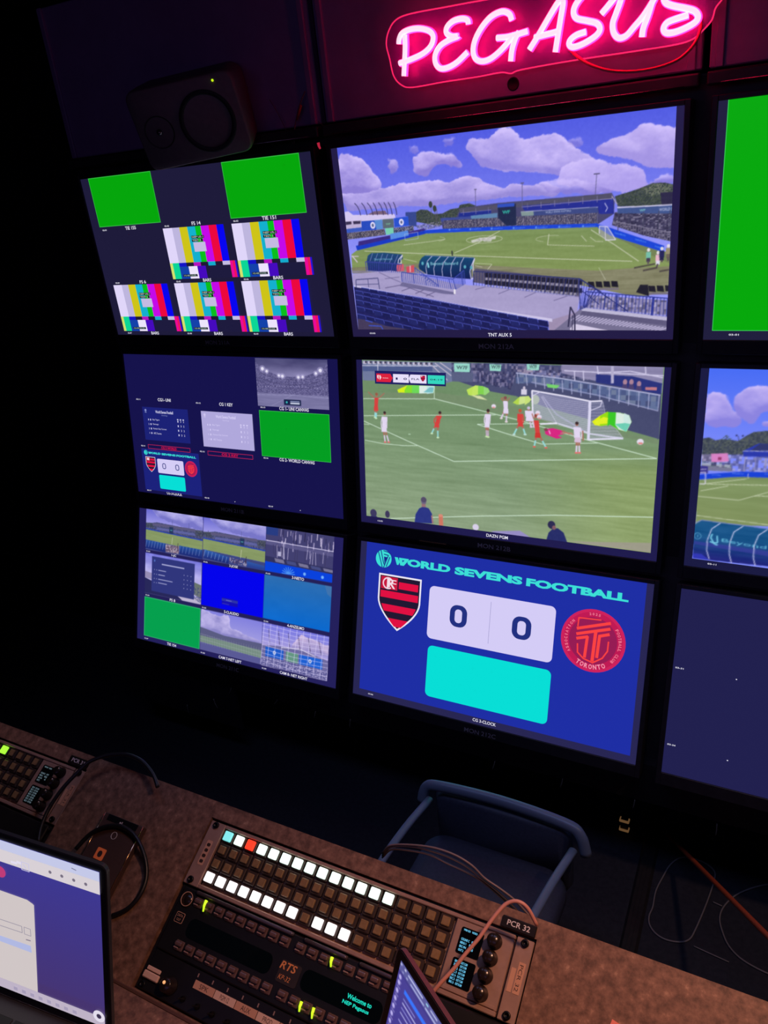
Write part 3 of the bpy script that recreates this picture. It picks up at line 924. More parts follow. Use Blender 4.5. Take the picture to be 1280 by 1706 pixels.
# pitch
F_ = [(29.8,304.4),(52.5,292.3),(291.1,254.7),(551.5,258.8),(797.9,264.6),(828.7,286.7),(963.2,332.9),(981.4,337.3),(983.8,435.8),(904.6,448.1),(747.6,414),(439.7,382.1),(262.1,360.1),(26.2,352.8)]
cv.vgrad(240, 400, (124, 146, 92), (132, 150, 88), F_)
cv.streaks(F_, 9, 5, 50, 5)
dirt = [(24.2,343.9),(264.1,339),(441.7,349.3),(599.2,362.6),(795.2,376.6),(902.3,372.4),(981.5,371.4),(983.8,435.8),(904.6,448.1),(747.6,414),(439.5,386.2),(261.3,368.6),(24.9,361.7)]
r_ = cv.cover(dirt)
cv.poly(dirt, (132, 124, 108), .75); cv.streaks(dirt, 16, 8, 40, 4)
cv.poly([(828.7,286.7),(963.2,332.9),(981.4,337.3),(981.9,364.1),(930.8,340.3),(847.8,296.4)], (112, 122, 86), .7)
Ad = (30, 70, 214)
cv.poly([(49.1,279.2),(291.8,246.6),(290.9,256.3),(52.4,293.2)], (28, 60, 196)); cv.poly([(61.2,266.8),(287.5,241.5),(291.8,246.6),(57.3,280.4)], (60, 44, 130)); cv.poly([(173.1,250.3),(234.6,243.6),(235,258.4),(173.1,267)], (90, 140, 226))
cv.poly([(287.1,246.4),(348,245.6),(551.9,248.8),(794,255.6),(797.9,264.6),(551.5,258.8),(291,255.5)], Ad)
cv.poly([(794,257.1),(832.2,270.1),(966.3,320.1),(963.3,335.1),(828.7,288.2),(795.6,266.7)], Ad)
for i_ in range(7):
    a_ = [(375.5,247.8),(763.1,259.8)]; t_ = i_ / 6; X_ = a_[0][0] * (1 - t_) + a_[1][0] * t_; Y_ = a_[0][1] * (1 - t_) + a_[1][1] * t_
    cv.text('inteligo', X_ - 2, X_ + 26, Y_ + 4, 4.5, (90, 140, 240)); cv.ell(X_ - 7, Y_ + 1, 3, 3, (90, 140, 240))
for a_ in ([(839.9,280)], [(892.7,298.6)], [(943.1,318.3)]):
    cv.text('inteligo', a_[0][0], a_[0][0] + 28, a_[0][1] + 5, 6, (90, 150, 245), slope=.3)
W_ = (214, 214, 196)
for a_, w_ in (([(378,314.2),(454.1,289.3),(521.5,260.3)], 1.8), ([(78.1,296),(443.1,324.9),(683,342),(886.8,355.5)], 2.0), ([(662.8,275.3),(658.2,304)], 2.2), ([(658.2,304),(786.8,312.8)], 1.4), ([(777.2,270.8),(840.6,312.2),(903.3,356.1)], 2.0), ([(751.5,284.3),(765.6,299.9)], 1.6), ([(775,289.2),(790.6,301.1),(809.9,302)], 1.4), ([(211.6,324.4),(254.8,334.4)], 1.4), ([(476.7,366.7),(493.7,349.4)], 1.6), ([(441.9,345.2),(493.7,349.4)], 1.4), ([(441.5,351.7),(463.8,356.5)], 1.4), ([(215.8,284.1),(307.9,278.4),(353.2,274.1)], 1.4), ([(799,369.1),(817.4,401.7)], 1.2)):
    cv.line(a_, w_, W_, .8)
c_ = [(473.3,280.6),(668.3,287.7),(327.2,272.8)]
cv.arc(c_[0][0], c_[0][1], 55, 10, 0, 360, 1.5, W_, .7); cv.arc(c_[1][0], c_[1][1], 43, 8, 120, 300, 1.4, W_, .6); cv.arc(c_[2][0], c_[2][1], 24, 6, -70, 80, 1.4, W_, .6)
for a_ in ([(432.2,281.8),(463.8,275.4),(467.7,285.1),(436.3,287.6)], [(454.9,275.8),(509.6,273.8),(507.5,281.5),(467.9,282.7)], [(467.9,281.2),(498.8,279.5),(494.1,287.2),(472.1,286.9)]):
    cv.poly(a_, (206, 200, 206), .75); cv.streaks(a_, 40, 6, 6, 3)
cv.line([(221.9,253.6),(222,271.9),(265.9,268.2),(265.7,250.1),(221.9,253.6)], 1.4, (180, 190, 220), .8)
cv.poly([(799.4,262.5),(820.8,265.9),(842.6,299.1),(815.9,297.8),(799.6,282.3)], (170, 164, 190), .55); cv.line([(799.6,282.3),(799.4,262.5),(820.8,265.9),(842.6,299.1),(815.9,299.3)], 2.0, (222, 216, 236)); cv.line([(814.7,265.5),(815.9,299.3)], 1.6, (222, 216, 236))
# dugouts
def dug(P, top, bot):
    y0, y1 = min(p[1] for p in P), max(p[1] for p in P)
    cv.vgrad(y0, y1, top, bot, P)
DG = [(259.5,347.4),(264,332.3),(273.7,322),(284.2,317.2),(354.4,322.2),(439.1,329.1),(441.6,333.6),(431.5,353.1),(428.5,367.9),(429.2,389.6),(370.9,384.3),(285.8,372),(260.9,355.9)]
dug(DG, (28, 80, 120), (20, 30, 84))
for x_ in (690, 760, 862, 925):
    a_ = {690: [(306.9,319.6),(290.1,333.3),(283.2,352),(285,371.2)], 760: [(334.1,321.4),(315.8,336.4),(308.9,356.7),(309.9,375.8)], 862: [(359.4,323.1),(342.4,339.6),(335.3,359.4),(336.4,378.8)], 925: [(382.8,324.7),(368.9,342.8),(363.2,362.9),(364.3,381.8)]}[x_]
    cv.line(a_, 2.0, (196, 190, 226))
cv.line([(408.4,327.2),(396.8,344.5),(393.2,366.8)], 2.2, (196, 190, 226))
cv.line([(441,331.4),(429.4,353.1),(424.4,367.8),(427.2,389.6),(438.7,383.9),(434.7,368.1),(436,345.9),(441.7,332.1)], 2.6, (210, 204, 232)); cv.line([(284.2,317.2),(441.1,329.9)], 1.6, (120, 130, 190))
cv.text('Beyond Bancard', [(299.5,344.9)][0][0], [(388.1,355.4)][0][0], [(299.2,348)][0][1], 11, (150, 220, 228), slope=.02)
cv.poly([(288,337.7),(293.2,337.9),(295.4,352.4),(289.7,353)], (130, 200, 215)); 
for a_ in ([(273.4,339.5)], [(409.5,353.9)], [(429.2,356.8)]): cv.ell(a_[0][0], a_[0][1], 4, 5, (90, 170, 190))
dug([(82.3,325.7),(88,310.2),(101.5,303),(145.3,303.2),(207.7,311.1),(208.8,321.9),(196.1,335.6),(192.1,356.8),(183.8,366.3),(83,356.6)], (34, 76, 118), (34, 40, 110))
for k_ in range(6):
    a_ = [(106.2,303.2),(193.4,311.3),(93.9,326.1),(177.9,336.9)]; t_ = k_ / 5
    cv.line([(a_[0][0] * (1 - t_) + a_[1][0] * t_, a_[0][1] * (1 - t_) + a_[1][1] * t_), (a_[2][0] * (1 - t_) + a_[3][0] * t_, a_[2][1] * (1 - t_) + a_[3][1] * t_)], 1.6, (130, 140, 200))
cv.line([(208.5,312.3),(193.6,325.9),(190.5,337.4),(202.7,337),(201,324.3),(208.2,314.9)], 2.4, (220, 214, 236))
cv.text('Beyond Bancard', [(109.5,324.7)][0][0], [(172,329)][0][0], [(109.4,325.9)][0][1], 7, (120, 190, 210), slope=.02)
cv.poly([(184.3,341),(209.3,338.8),(209.4,359.3),(184.4,360.5)], (206, 90, 110)); cv.poly([(217.3,347.9),(244.5,343.1),(243.3,364.2),(217.8,365.4)], (206, 80, 96)); cv.line([(231,344.5),(230,363.8)], 3, (230, 200, 210))
cv.line([(371.5,307.3),(372.1,321.4)], 4, (50, 52, 60)); cv.line([(31.5,308),(48.8,328.5)], 4, (200, 190, 200)); cv.line([(29.8,309.9),(55,310.9)], 3, (200, 190, 200))
# black seats along the far side of the walkway
BS = [(381.1,370.9),(748.7,398.1),(748.7,440.3),(386.8,414.2)]
cv.poly([(441.1,359.1),(747.6,398.4),(747.7,445.5),(431.4,398.5)], (92, 86, 110))
for row_, (P0_, P1_) in enumerate((([(469.8,378.8),(743.6,406.1)]), ([(468.7,399.4),(743.6,428.1)]))):
    for i_ in range(22):
        t_ = i_ / 21
        x_, y_ = P0_[0] * (1 - t_) + P1_[0] * t_, P0_[1] * (1 - t_) + P1_[1] * t_
        cv.rect(x_, y_ - 6, x_ + 11, y_ + 7, (36, 34, 52)); cv.rect(x_ + 1, y_ + 8, x_ + 8, y_ + 14, (190, 182, 200), al=.7)
for x0_, y0_, n_ in ((615, 392, 4), (1060, 422, 3)):
    b_ = [(769.3,404.8),(930.1,419.3)][0 if x0_ == 615 else 1]
    for i_ in range(n_):
        cv.poly([(b_[0] + i_ * 21, b_[1]), (b_[0] + i_ * 21 + 17, b_[1] + 1), (b_[0] + i_ * 21 + 20, b_[1] + 17), (b_[0] + i_ * 21 + 2, b_[1] + 15)], (34, 32, 46))
    cv.rect(b_[0], b_[1] + 18, b_[0] + n_ * 21, b_[1] + 24, (120, 112, 124))
cv.poly([(909,416.4),(929.3,416.8),(932.8,447),(899,435.7)], (36, 34, 48))
# people far right
for x_, c1_, c2_ in ((1062, (120, 190, 170), (70, 60, 80)), (1132, (230, 180, 200), (220, 214, 236)), (1160, (40, 40, 90), (40, 40, 80)), (1210, (150, 140, 110), (110, 100, 90))):
    b_ = {1062: [(927.5,328.5),(927.4,363.4)][:2], 1132: [(951.7,336.3),(949.1,373.8)], 1160: [(960.8,326.6),(962.2,360.6)], 1210: [(976.6,320.5),(977.6,357.7)]}[x_]
    (xa, ya), (xb, yb) = b_
    cv.ell(xa, ya, 4, 4.5, (228, 220, 226)); cv.rect(xa - 6, ya + 5, xa + 6, ya + 22, c1_); cv.rect(xa - 5, ya + 20, xa + 5, ya + 30, c2_); cv.line([(xa, ya + 28), (xb, yb)], 4, (90, 76, 90))
for a_ in ([(891.8,372.7),(945.3,364.1)], [(914.8,380.4),(950.8,373.9)], [(956.3,383.7),(980.7,380)]): cv.line(a_, 4.5, (72, 64, 66), .8)
# walkway
WK = [(24.7,363.5),(163,357),(231.9,367.7),(373.6,401.3),(419.9,406.6),(588.8,425),(747.6,443.9),(739.5,489.5),(668,534.5),(655.5,511.2),(416.1,467.5),(254.8,437.6),(21.8,399.3)]
cv.poly(WK, (168, 158, 202)); cv.streaks(WK, 7, 4, 90, 12)
cv.poly([(668.4,507.9),(739.5,487),(751.7,469.5),(768,476),(731.2,516.3),(672.2,539.5),(659.4,538.7),(655.5,513.7)], (158, 142, 176))
cv.poly([(27.4,397.6),(254.7,439.4),(416.1,467.5),(668.4,505.4),(668.3,514.5),(415.4,477.8),(253.9,448.1),(25.9,408.5)], (206, 198, 232))
for a_ in ([(137.6,408.7),(196,400.8),(302,438.3)], [(194.1,419),(242.9,405.1)], [(275.7,435.5),(312.1,422.1)], [(240.7,427.8),(277.6,414.4)]): cv.line(a_, 2.6, (96, 88, 132), .8)
cv.poly([(198.3,392.2),(371.3,426.3),(371.7,432.9),(337.5,430.3),(188.8,403.8)], (112, 106, 150))
for a_ in ([(437.5,419.5),(474.4,411.9),(747.7,445.5)], [(509.3,433.4),(545.3,420.9)], [(588.2,444.6),(623,430.5)], [(673.3,454.8),(715,441.8)], [(139.8,380.8),(191.1,376.9)], [(121.6,361),(170.2,383.4),(194.4,392.7)]): cv.line(a_, 2.4, (108, 100, 146), .75)
# lower right platform
cv.poly([(754.2,473.5),(983.1,502.6),(983.2,538.3),(672.2,539.5),(732.9,491.9)], (118, 112, 146))
for i_ in range(26):
    a_ = [(747.7,495.2),(982.9,530.5),(722.9,509.7),(960.7,538.4)]; t_ = i_ / 25
    cv.line([(a_[0][0] * (1 - t_) + a_[1][0] * t_, a_[0][1] * (1 - t_) + a_[1][1] * t_), (a_[2][0] * (1 - t_) + a_[3][0] * t_, a_[2][1] * (1 - t_) + a_[3][1] * t_)], 3.2, (196, 186, 222), .85)
cv.poly([(754.2,473.5),(983.1,502.6),(983.5,511.9),(752.6,483.9)], (190, 184, 214)); cv.poly([(754.2,483.9),(983.5,511.9),(984.2,525.8),(747.7,495.2)], (96, 90, 126))
cv.poly([(731.2,519.5),(828.9,538.9),(722.8,539.3),(718.6,534.3)], (214, 204, 232))
# railings
def rail(P, Q, n, col=(46, 54, 140), w=1.6, top=2.6):
    cv.line(P, top, col); cv.line(Q, top * .8, (150, 146, 200))
    for i_ in range(n + 1):
        t_ = i_ / n
        cv.line([(P[0][0] * (1 - t_) + P[-1][0] * t_, P[0][1] * (1 - t_) + P[-1][1] * t_), (Q[0][0] * (1 - t_) + Q[-1][0] * t_, Q[0][1] * (1 - t_) + Q[-1][1] * t_)], w if i_ % 6 else w * 2, col)
cv.poly([(771.3,440.7),(978.4,458.4),(978.4,497.6),(763.9,474)], (140, 130, 160), .8); cv.blobs([(771.3,440.7),(978.4,458.4),(978.4,497.6),(763.9,474)], [(60, 58, 80), (200, 190, 214), (90, 84, 110)], 22, .5, (5, 4))
rail([(200,362.9),(368.5,388)], [(199.3,391.5),(374.9,417.9)], 26, (60, 72, 168))
rail([(368.5,388),(406,363.5)], [(376.2,418),(407.6,403)], 8, (60, 72, 168))
rail([(436.1,367.1),(747.6,396.8)], [(433.7,406.9),(735.4,443.7)], 34, (42, 48, 110), 1.2)
rail([(763.8,431.4),(980.9,453.1)], [(758.2,474.7),(980.3,500.5)], 24, (44, 54, 140))
rail([(744.9,396.2),(806.6,433.3)], [(748.7,481.3),(763.9,474.7)], 8, (50, 56, 130), 1.4)
cv.line([(748.7,397),(878.9,486.1)], 2.6, (40, 46, 110)); cv.line([(748.7,425.5),(801.5,467)], 2, (40, 46, 110))
cv.line([(944.4,449),(941.7,497.5)], 6, (44, 54, 150)); cv.line([(848.9,442),(846.8,485.9)], 4.5, (44, 54, 140))
rail([(77.3,327.5),(202.5,339.7)], [(78.4,355.3),(193,364.6)], 16, (60, 66, 160), 1.3)
rail([(246,350.8),(322,406.8)], [(246.9,364.3),(304.7,406.4)], 10, (70, 80, 170), 1.3)
cv.line([(32.7,410.6),(35.8,381),(115.5,378.2),(117.5,412.3)], 3, (80, 80, 130)); cv.line([(33.7,396.3),(118,396.3)], 2, (80, 80, 130)); cv.line([(79.1,379.7),(79.1,405.5)], 2, (80, 80, 130))
cv.line([(714.6,528.8),(721.1,472.8),(733.4,496.3),(733.3,538.4)], 4, (48, 44, 78)); cv.line([(725.5,538.4),(727.6,496.3)], 2.4, (48, 44, 78))
cv.poly([(369.4,417.4),(375.3,417.6),(374.3,431.8),(368.4,430.9)], (236, 230, 240))
# blue seats in the near stand
SB = [(25.6,403),(254.7,439.4),(416,469.2),(657.2,514.5),(656.7,541.2),(23.7,543.8)]
cv.poly(SB, (34, 34, 92)); cv.streaks(SB, 10, 7, 20, 10)
def seats(P0, P1, n, h0, h1):
    for i_ in range(n):
        t_ = (i_ / n) ** 1.0; t2 = (i_ + 1) / n
        xa, ya = P0[0] * (1 - t_) + P1[0] * t_, P0[1] * (1 - t_) + P1[1] * t_
        xb, yb = P0[0] * (1 - t2) + P1[0] * t2, P0[1] * (1 - t2) + P1[1] * t2
        h_ = h0 * (1 - t_) + h1 * t_
        cv.poly([(xa + 1, ya), (xb - 2, yb - 1), (xb + 1, yb + h_), (xa + 3, ya + h_)], (30, 32, 86) if i_ % 2 else (36, 40, 102))
        cv.line([(xa + 1, ya), (xb - 2, yb - 1), (xb, yb + h_ * .6)], 1.6, (86, 96, 204))
for P0_, P1_, n_, h0_, h1_ in (([(51,405.4)][0], [(657.2,512.9)][0], 20, 9, 15), ([(28.4,414)][0], [(656.9,531.2)][0], 22, 10, 15), ([(26.7,426.7)][0], [(594.2,539.8)][0], 20, 12, 17), ([(26.5,443.1)][0], [(504.4,541.8)][0], 17, 13, 19), ([(25.9,463.3)][0], [(392.4,542.3)][0], 12, 14, 20), ([(24.8,487.4)][0], [(285,544.5)][0], 8, 16, 20)):
    seats(P0_, P1_, n_, h0_, h1_)
cv.poly([(25.9,503.3),(61.1,508),(128,526.6),(245,542.9),(21.5,543.8)], (70, 60, 92)); 
for a_ in ([(63.7,525.2),(109.4,527.3),(116.9,544)], [(53.7,508.3),(79.6,514.7)]): cv.line(a_, 3, (60, 84, 210))
cv.streaks([(22, 0), (982, 0), (982, 539), (22, 539)], 4, 77, 4, 4)
picture('screen_image', M1A, cv)
captions(M1A, [('TNT AUX 5', *[p[0] for p in [(471.4,559.4),(545.5,558.8)]], [(471.4,559.4)][0][1] - 1, 10.5), ('03:05', *[p[0] for p in [(64.3,558.7),(84.8,558.5)]], 553, 4.5)])

# ---- match picture (monitor 212B)
cv = Canvas(22, 0, 981.5, 538.5, 560, 315)
cv.vgrad(90, 539, (112, 142, 104), (140, 160, 128))
r_ = smooth(cv.GX, 500, 950)[..., None] * smooth(cv.GY, 200, 330)[..., None] * .55
cv.p = cv.p * (1 - r_) + np.array((146, 164, 92.)) * r_
cv.streaks([(22, 90), (982, 90), (982, 539), (22, 539)], 9, 3, 90, 7)
cv.streaks([(22, 250), (982, 250), (982, 539), (22, 539)], 10, 4, 60, 4)
BD = [(24.3,60.1),(357.9,57.4),(459.7,85),(557.9,98),(653.3,127.8),(805.3,160.8),(981,200.8),(977.5,66),(827.5,36.1),(602.5,-1.4),(20.2,11.9)]
cv.poly(BD, (72, 76, 112)); cv.streaks(BD, 4, 9, 60, 20)
cv.poly([(24.3,3.6),(349.1,2.8),(349.2,60.9),(323.2,68.1),(24,68.5)], (112, 122, 158)); cv.poly([(25.7,18.4),(279.4,13.9),(279.3,31.3),(25.1,38.4)], (78, 92, 140))
for i_ in range(14):
    a_ = [(31.9,8.4),(270.6,6.2)]; t_ = i_ / 13; x_ = a_[0][0] * (1 - t_) + a_[1][0] * t_
    cv.rect(x_ - 5, a_[0][1] - 3, x_ + 7, a_[0][1] + 6, (216, 206, 226), al=.8); cv.rect(x_ + 2, a_[0][1] - 4, x_ + 10, a_[0][1] + 3, (70, 64, 90))
cv.line([(23.8,20.1),(297,15)], 2.5, (206, 206, 226)); cv.line([(82.8,3.9),(81.8,39.3)], 2.6, (210, 206, 226))
for a_ in ([(288.3,5.8),(344.9,43.7)], [(305.8,3.8),(357.8,35.4)], [(279.4,13.9),(331.9,58.3)]): cv.line(a_, 3, (196, 186, 206))
KC = [(344.8,2.9),(800.6,2.5),(799.2,44.2),(556.1,29.7),(541.3,75.7),(467.6,63),(349.2,59.3)]
cv.poly(KC, (74, 76, 116)); cv.blobs(KC, [(46, 46, 84), (120, 120, 160), (60, 66, 110), (160, 150, 180), (90, 88, 120)], 33, .8, (4, 5))
for a_, b_ in (([(353.4,4.3),(406.9,4.6),(407.1,30.9),(355.2,30.8)], [(362.1,22.8),(400.3,21.8)]), ([(470.8,4.6),(509.1,5.2),(507.9,25),(472.8,24.4)], [(476.8,18.2),(506.1,17.4)]), ([(588.5,1.8),(627.4,2.4),(626.4,20.2),(590.6,19.7)], [(596.7,15),(620,14.4)])):
    cv.poly(a_, (150, 214, 200)); cv.text('W7F', b_[0][0], b_[1][0], b_[0][1], 11, (60, 76, 84))
cv.poly([(344.9,31.9),(417.3,32.1),(417.5,60.9),(347.5,60.9)], (90, 96, 130)); cv.blobs([(425.6,29.6),(556.2,33.4),(541.4,79.5),(442.7,63.9)], [(40, 40, 74), (150, 140, 176), (60, 60, 100)], 34, .7, (3, 6))
cv.blobs([(555.8,14.6),(695,22),(688.2,39.1),(556.1,28.2)], [(150, 150, 200), (200, 180, 200), (90, 80, 120)], 36, .7, (4, 4))
cv.poly([(694.2,0.8),(977.9,-1.8),(978.6,71.6),(799.3,45.6),(695.2,25.6)], (140, 134, 172)); cv.streaks([(694.2,0.8),(977.9,-1.8),(978.6,71.6),(799.3,45.6),(695.2,25.6)], 12, 4, 40, 3)
for a_ in ([(702.4,18.1),(979.8,24.3)], [(798.1,22.6),(889.4,14.4),(978.9,29.8)], [(929.6,-0.7),(932.5,22.2)], [(732.1,17.3),(734.9,46.3)], [(757.8,16.6),(760.7,45.5)], [(797,2.6),(801.9,26.1)]): cv.line(a_, 3, (206, 200, 230))
cv.poly([(794.6,25.6),(897.2,28.2),(977.3,45.1),(976.8,75.9),(892.4,62.3),(795.8,48.6)], (44, 52, 124)); cv.line([(839.7,1.6),(842.5,49.9)], 8, (180, 174, 206))
for x_ in [(877.4,45.1),(894.8,44.5),(915.8,48.7)]: cv.ell(x_[0], x_[1], 6, 8, (170, 130, 150)); cv.poly([(x_[0] - 9, x_[1] + 22), (x_[0] - 6, x_[1] + 6), (x_[0] + 6, x_[1] + 6), (x_[0] + 9, x_[1] + 22)], (76, 66, 112))
cv.poly([(933.5,57.2),(964,56.1),(964.6,65.1),(934,64.9)], (190, 120, 130))
GLS = [(556.1,29.7),(695.9,41.8),(975.7,78.7),(974.8,122.5),(891.7,106.6),(801.5,87.6),(604.3,58.2),(556.9,59.9)]
cv.poly(GLS, (88, 104, 150), .85); cv.blobs(GLS, [(70, 80, 124), (110, 126, 160), (60, 64, 100), (130, 140, 160)], 40, .5, (8, 8))
cv.line([(556.1,28.9),(695.8,41),(975.7,78)], 3.5, (176, 178, 214)); cv.line([(604.2,54.5),(801.3,84.7),(974.8,122.5)], 2.2, (160, 160, 200))
for i_ in range(16):
    a_ = [(560.1,29.5),(972.2,77.5),(564.9,61.1),(972.1,122.6)]; t_ = i_ / 15
    cv.line([(a_[0][0] * (1 - t_) + a_[1][0] * t_, a_[0][1] * (1 - t_) + a_[1][1] * t_), (a_[2][0] * (1 - t_) + a_[3][0] * t_, a_[2][1] * (1 - t_) + a_[3][1] * t_)], 2.6, (176, 178, 214), .85)
cv.poly([(650.8,58.1),(690.6,61.1),(681.9,70.3),(655,68.4)], (120, 210, 110)); cv.poly([(975.1,70.3),(977.7,202.5),(975.7,202.6),(972.1,122.6)], (72, 76, 112))
for x_, y_ in [(582.7,72.6)]: cv.ell(x_, y_, 4, 5, (200, 190, 210)); cv.rect(x_ - 9, y_ + 4, x_ + 9, y_ + 20, (214, 208, 230))
# grass strip behind the touchline reaches up to the boards
cv.poly([(24.6,108.9),(296.7,97.9),(468.4,113.5),(558.7,130.2),(607.1,150.8),(746.6,171.7),(979.8,202.3),(978.7,215.4),(607.5,164.6),(287.7,121.7),(23.9,131)], (118, 140, 108), .9)
LC = (206, 228, 208)
for a_, w_ in (([(23.9,129.3),(287.7,118.4)], 2.3), ([(286.2,77.4),(286,117.7)], 2.3), ([(287.7,118.4),(559.6,168.9),(793.6,219.8),(978.1,256.3)], 2.5), ([(23.9,186.6),(494,158.5)], 2.2), ([(23.3,204.7),(195,263.8),(354.2,316.4)], 2.6), ([(354.2,316.4),(978.1,256.3)], 2.6), ([(25.1,269.7),(99.5,277.5),(176,278),(222.8,274.5)], 2.1), ([(433.3,191.3),(689.7,172.9)], 2.1), ([(433.3,191.3),(528.1,214),(643.1,239)], 2.5), ([(643.1,239),(810.1,223.9)], 2.2), ([(117.7,536.6),(448,488.3),(696.9,456.3),(981.1,428.8)], 2.8), ([(23,215.1),(44.6,215.5)], 1.8)):
    cv.line(a_, w_, LC, .95)
cv.ell(*[(195.4,238.4)][0], 5, 1.6, (180, 210, 180)); 
def flagad(P, cols, P2, c2):
    cv.poly(P, cols[0])
    ys = [p[0] for p in P]; x0, x1 = min(ys), max(ys)
    for k_ in range(1, len(cols)):
        t_ = k_ / len(cols)
        xs_ = x0 + (x1 - x0) * t_
        Pc = [(max(p[0], xs_), p[1]) for p in P]
        cv.poly(Pc, cols[k_])
    if P2: cv.poly(P2, c2)
flagad([(153.1,94.6),(190.4,78.5),(286.2,77.4),(282.5,100.1),(156.6,103.6)], [(214, 240, 30), (130, 220, 50), (110, 216, 90), (220, 236, 230), (190, 228, 230)], [(247.5,99.1),(270.1,82),(284.4,82.3),(280.7,98.5)], (120, 190, 196))
flagad([(396.6,85.2),(426,70.7),(451.2,72.9),(467.9,78.5),(473,87.6),(459.9,98.3),(438.9,96.8),(417.9,104),(402.6,100.7)], [(190, 226, 90), (196, 230, 100), (130, 210, 80), (150, 214, 120)], [(411.1,101.1),(443.2,102.9),(466.7,114.4),(434.9,111.1)], (214, 220, 170))
flagad([(547.9,118.4),(569.9,99),(597.6,96.3),(605.8,106.6),(599.7,114.5),(562.5,123.9)], [(180, 214, 80), (206, 226, 140), (200, 224, 120)], None, None)
cv.ell(*[(618.3,106)][0], 13, 14, (178, 206, 130))
# goal
cv.poly([(608.9,80.7),(781.9,104.5),(781.9,193.6),(739.7,185.7),(685.8,172.3),(642.9,164.2),(612,156.7)], (170, 168, 206), .55)
cv.poly([(781.9,104.5),(816.7,101.5),(822.6,130.4),(857.1,179.8),(880,204.9),(783,216)], (158, 158, 190), .45)
for i_ in range(15):
    a_ = [(609.8,85.2),(781.4,109),(612,155.2),(781.9,192.1)]; t_ = i_ / 14
    y0_, y1_ = a_[0][1] * (1 - t_) + a_[2][1] * t_, a_[1][1] * (1 - t_) + a_[3][1] * t_
    cv.line([(a_[0][0], y0_), (a_[0][0] * .5 + a_[1][0] * .5, (y0_ + y1_) / 2 + 6), (a_[1][0], y1_)], 1.0, (222, 218, 240), .6)
for i_ in range(12):
    a_ = [(783.7,110.3),(819.9,107.1),(784.2,208.4),(876.3,202.2)]; t_ = i_ / 11
    cv.line([(a_[0][0] * (1 - t_) + a_[2][0] * t_, a_[0][1] * (1 - t_) + a_[2][1] * t_), (a_[1][0] * (1 - t_) + a_[3][0] * t_, a_[1][1] * (1 - t_) + a_[3][1] * t_)], 1.0, (222, 218, 240), .55)
cv.line([(640.5,94.5),(660.8,119.9),(684.8,146.6),(723.8,167.1),(785.2,199.4)], 4, (186, 184, 220), .6); cv.line([(636.7,96.1),(685.8,172.3)], 1.6, (220, 216, 240), .8)
cv.line([(607.3,79.2),(613.5,179.7)], 5, (230, 226, 244)); cv.line([(606.5,79.3),(705.5,91.7),(784.1,103.7),(816.7,100.7)], 4.4, (234, 230, 248)); cv.line([(781.8,101.6),(782.3,216.1)], 8, (220, 216, 242))
cv.line([(780,215.5),(882.2,205.4)], 5, (226, 222, 244)); cv.line([(689.7,173.6),(785.1,197.9),(844,202.9),(881.5,205.5)], 5, (214, 212, 236), .9); cv.line([(635.6,178.4),(688.2,173)], 5, (230, 226, 244))
cv.line([(816.7,100.7),(811.8,117.8),(786.1,129.3)], 2.4, (214, 210, 236)); cv.line([(607.8,95.9),(634.6,81.2)], 2.4, (214, 210, 236)); cv.line([(818.2,102.8),(827.4,138.9),(881.5,204.8)], 1.8, (200, 198, 226), .8)
flagad([(790.7,161.7),(811.7,144.2),(832.8,131.3),(868.6,132.4),(894.4,138.2),(901.8,156.6),(889.5,185.1),(867.9,180.6),(842,167.5),(816.9,173.5),(798.5,171.6)], [(226, 240, 20), (150, 220, 20), (60, 200, 40), (220, 236, 226), (206, 232, 226)], [(856.2,165.2),(884.5,160.6),(898.7,162.6),(888.8,185.2),(872.7,177.4)], (110, 206, 180))
cv.poly([(796.6,162.8),(822.8,146.5),(835.2,148.8),(834.6,165),(805.8,169.7)], (226, 240, 40))
def ball(P): cv.ell(P[0], P[1], 7.5, 6.5, (226, 216, 236)); cv.ell(P[0], P[1] + 4, 5, 2.4, (220, 130, 120), .8)
for P_ in [(486.9,132.2),(930,213.1)]: ball(P_)
cv.ell(*[(929.9,211.7)][0], 9.5, 8.5, (228, 222, 240)); cv.ell(*[(930.9,216)][0], 7, 3, (220, 120, 110), .8)
SK = (168, 112, 96)
def player(head, hips, feet, shirt, shorts, sock, shoe, hair=(60, 44, 48), arms=None, w=7.5):
    hx, hy = head; px_, py_ = hips
    sx_, sy_ = hx * .8 + px_ * .2, hy * .78 + py_ * .22
    for i_, (fx, fy) in enumerate(feet):
        kx, ky = (px_ + fx) / 2 + (1.5 if i_ else -1.5), (py_ + fy) / 2
        cv.line([(px_ + (3 if i_ else -3), py_), (kx, ky)], 6, SK)
        cv.line([(kx, ky), (fx, fy)], 5, sock); cv.ell(fx, fy + 1, 5, 2.6, shoe)
    cv.poly([(sx_ - w, sy_), (sx_ + w, sy_), (px_ + w * .85, py_), (px_ - w * .85, py_)], shirt)
    cv.poly([(px_ - w, py_ - 4), (px_ + w, py_ - 4), (px_ + w * 1.15, py_ + 11), (px_ - w * 1.15, py_ + 11)], shorts)
    for A_ in (arms or [[(sx_ - w, sy_), (px_ - w - 2, (sy_ + py_) / 2), (px_ - w - 1, py_ - 2)], [(sx_ + w, sy_), (px_ + w + 2, (sy_ + py_) / 2), (px_ + w + 1, py_ - 2)]]):
        cv.line(A_, 3.4, shirt if not arms else SK)
    cv.ell(hx, hy, 5, 6.2, SK); cv.ell(hx, hy - 2.5, 5.2, 4.8, hair)
RED, WH, TQ = (214, 66, 64), (226, 214, 240), (150, 214, 214)
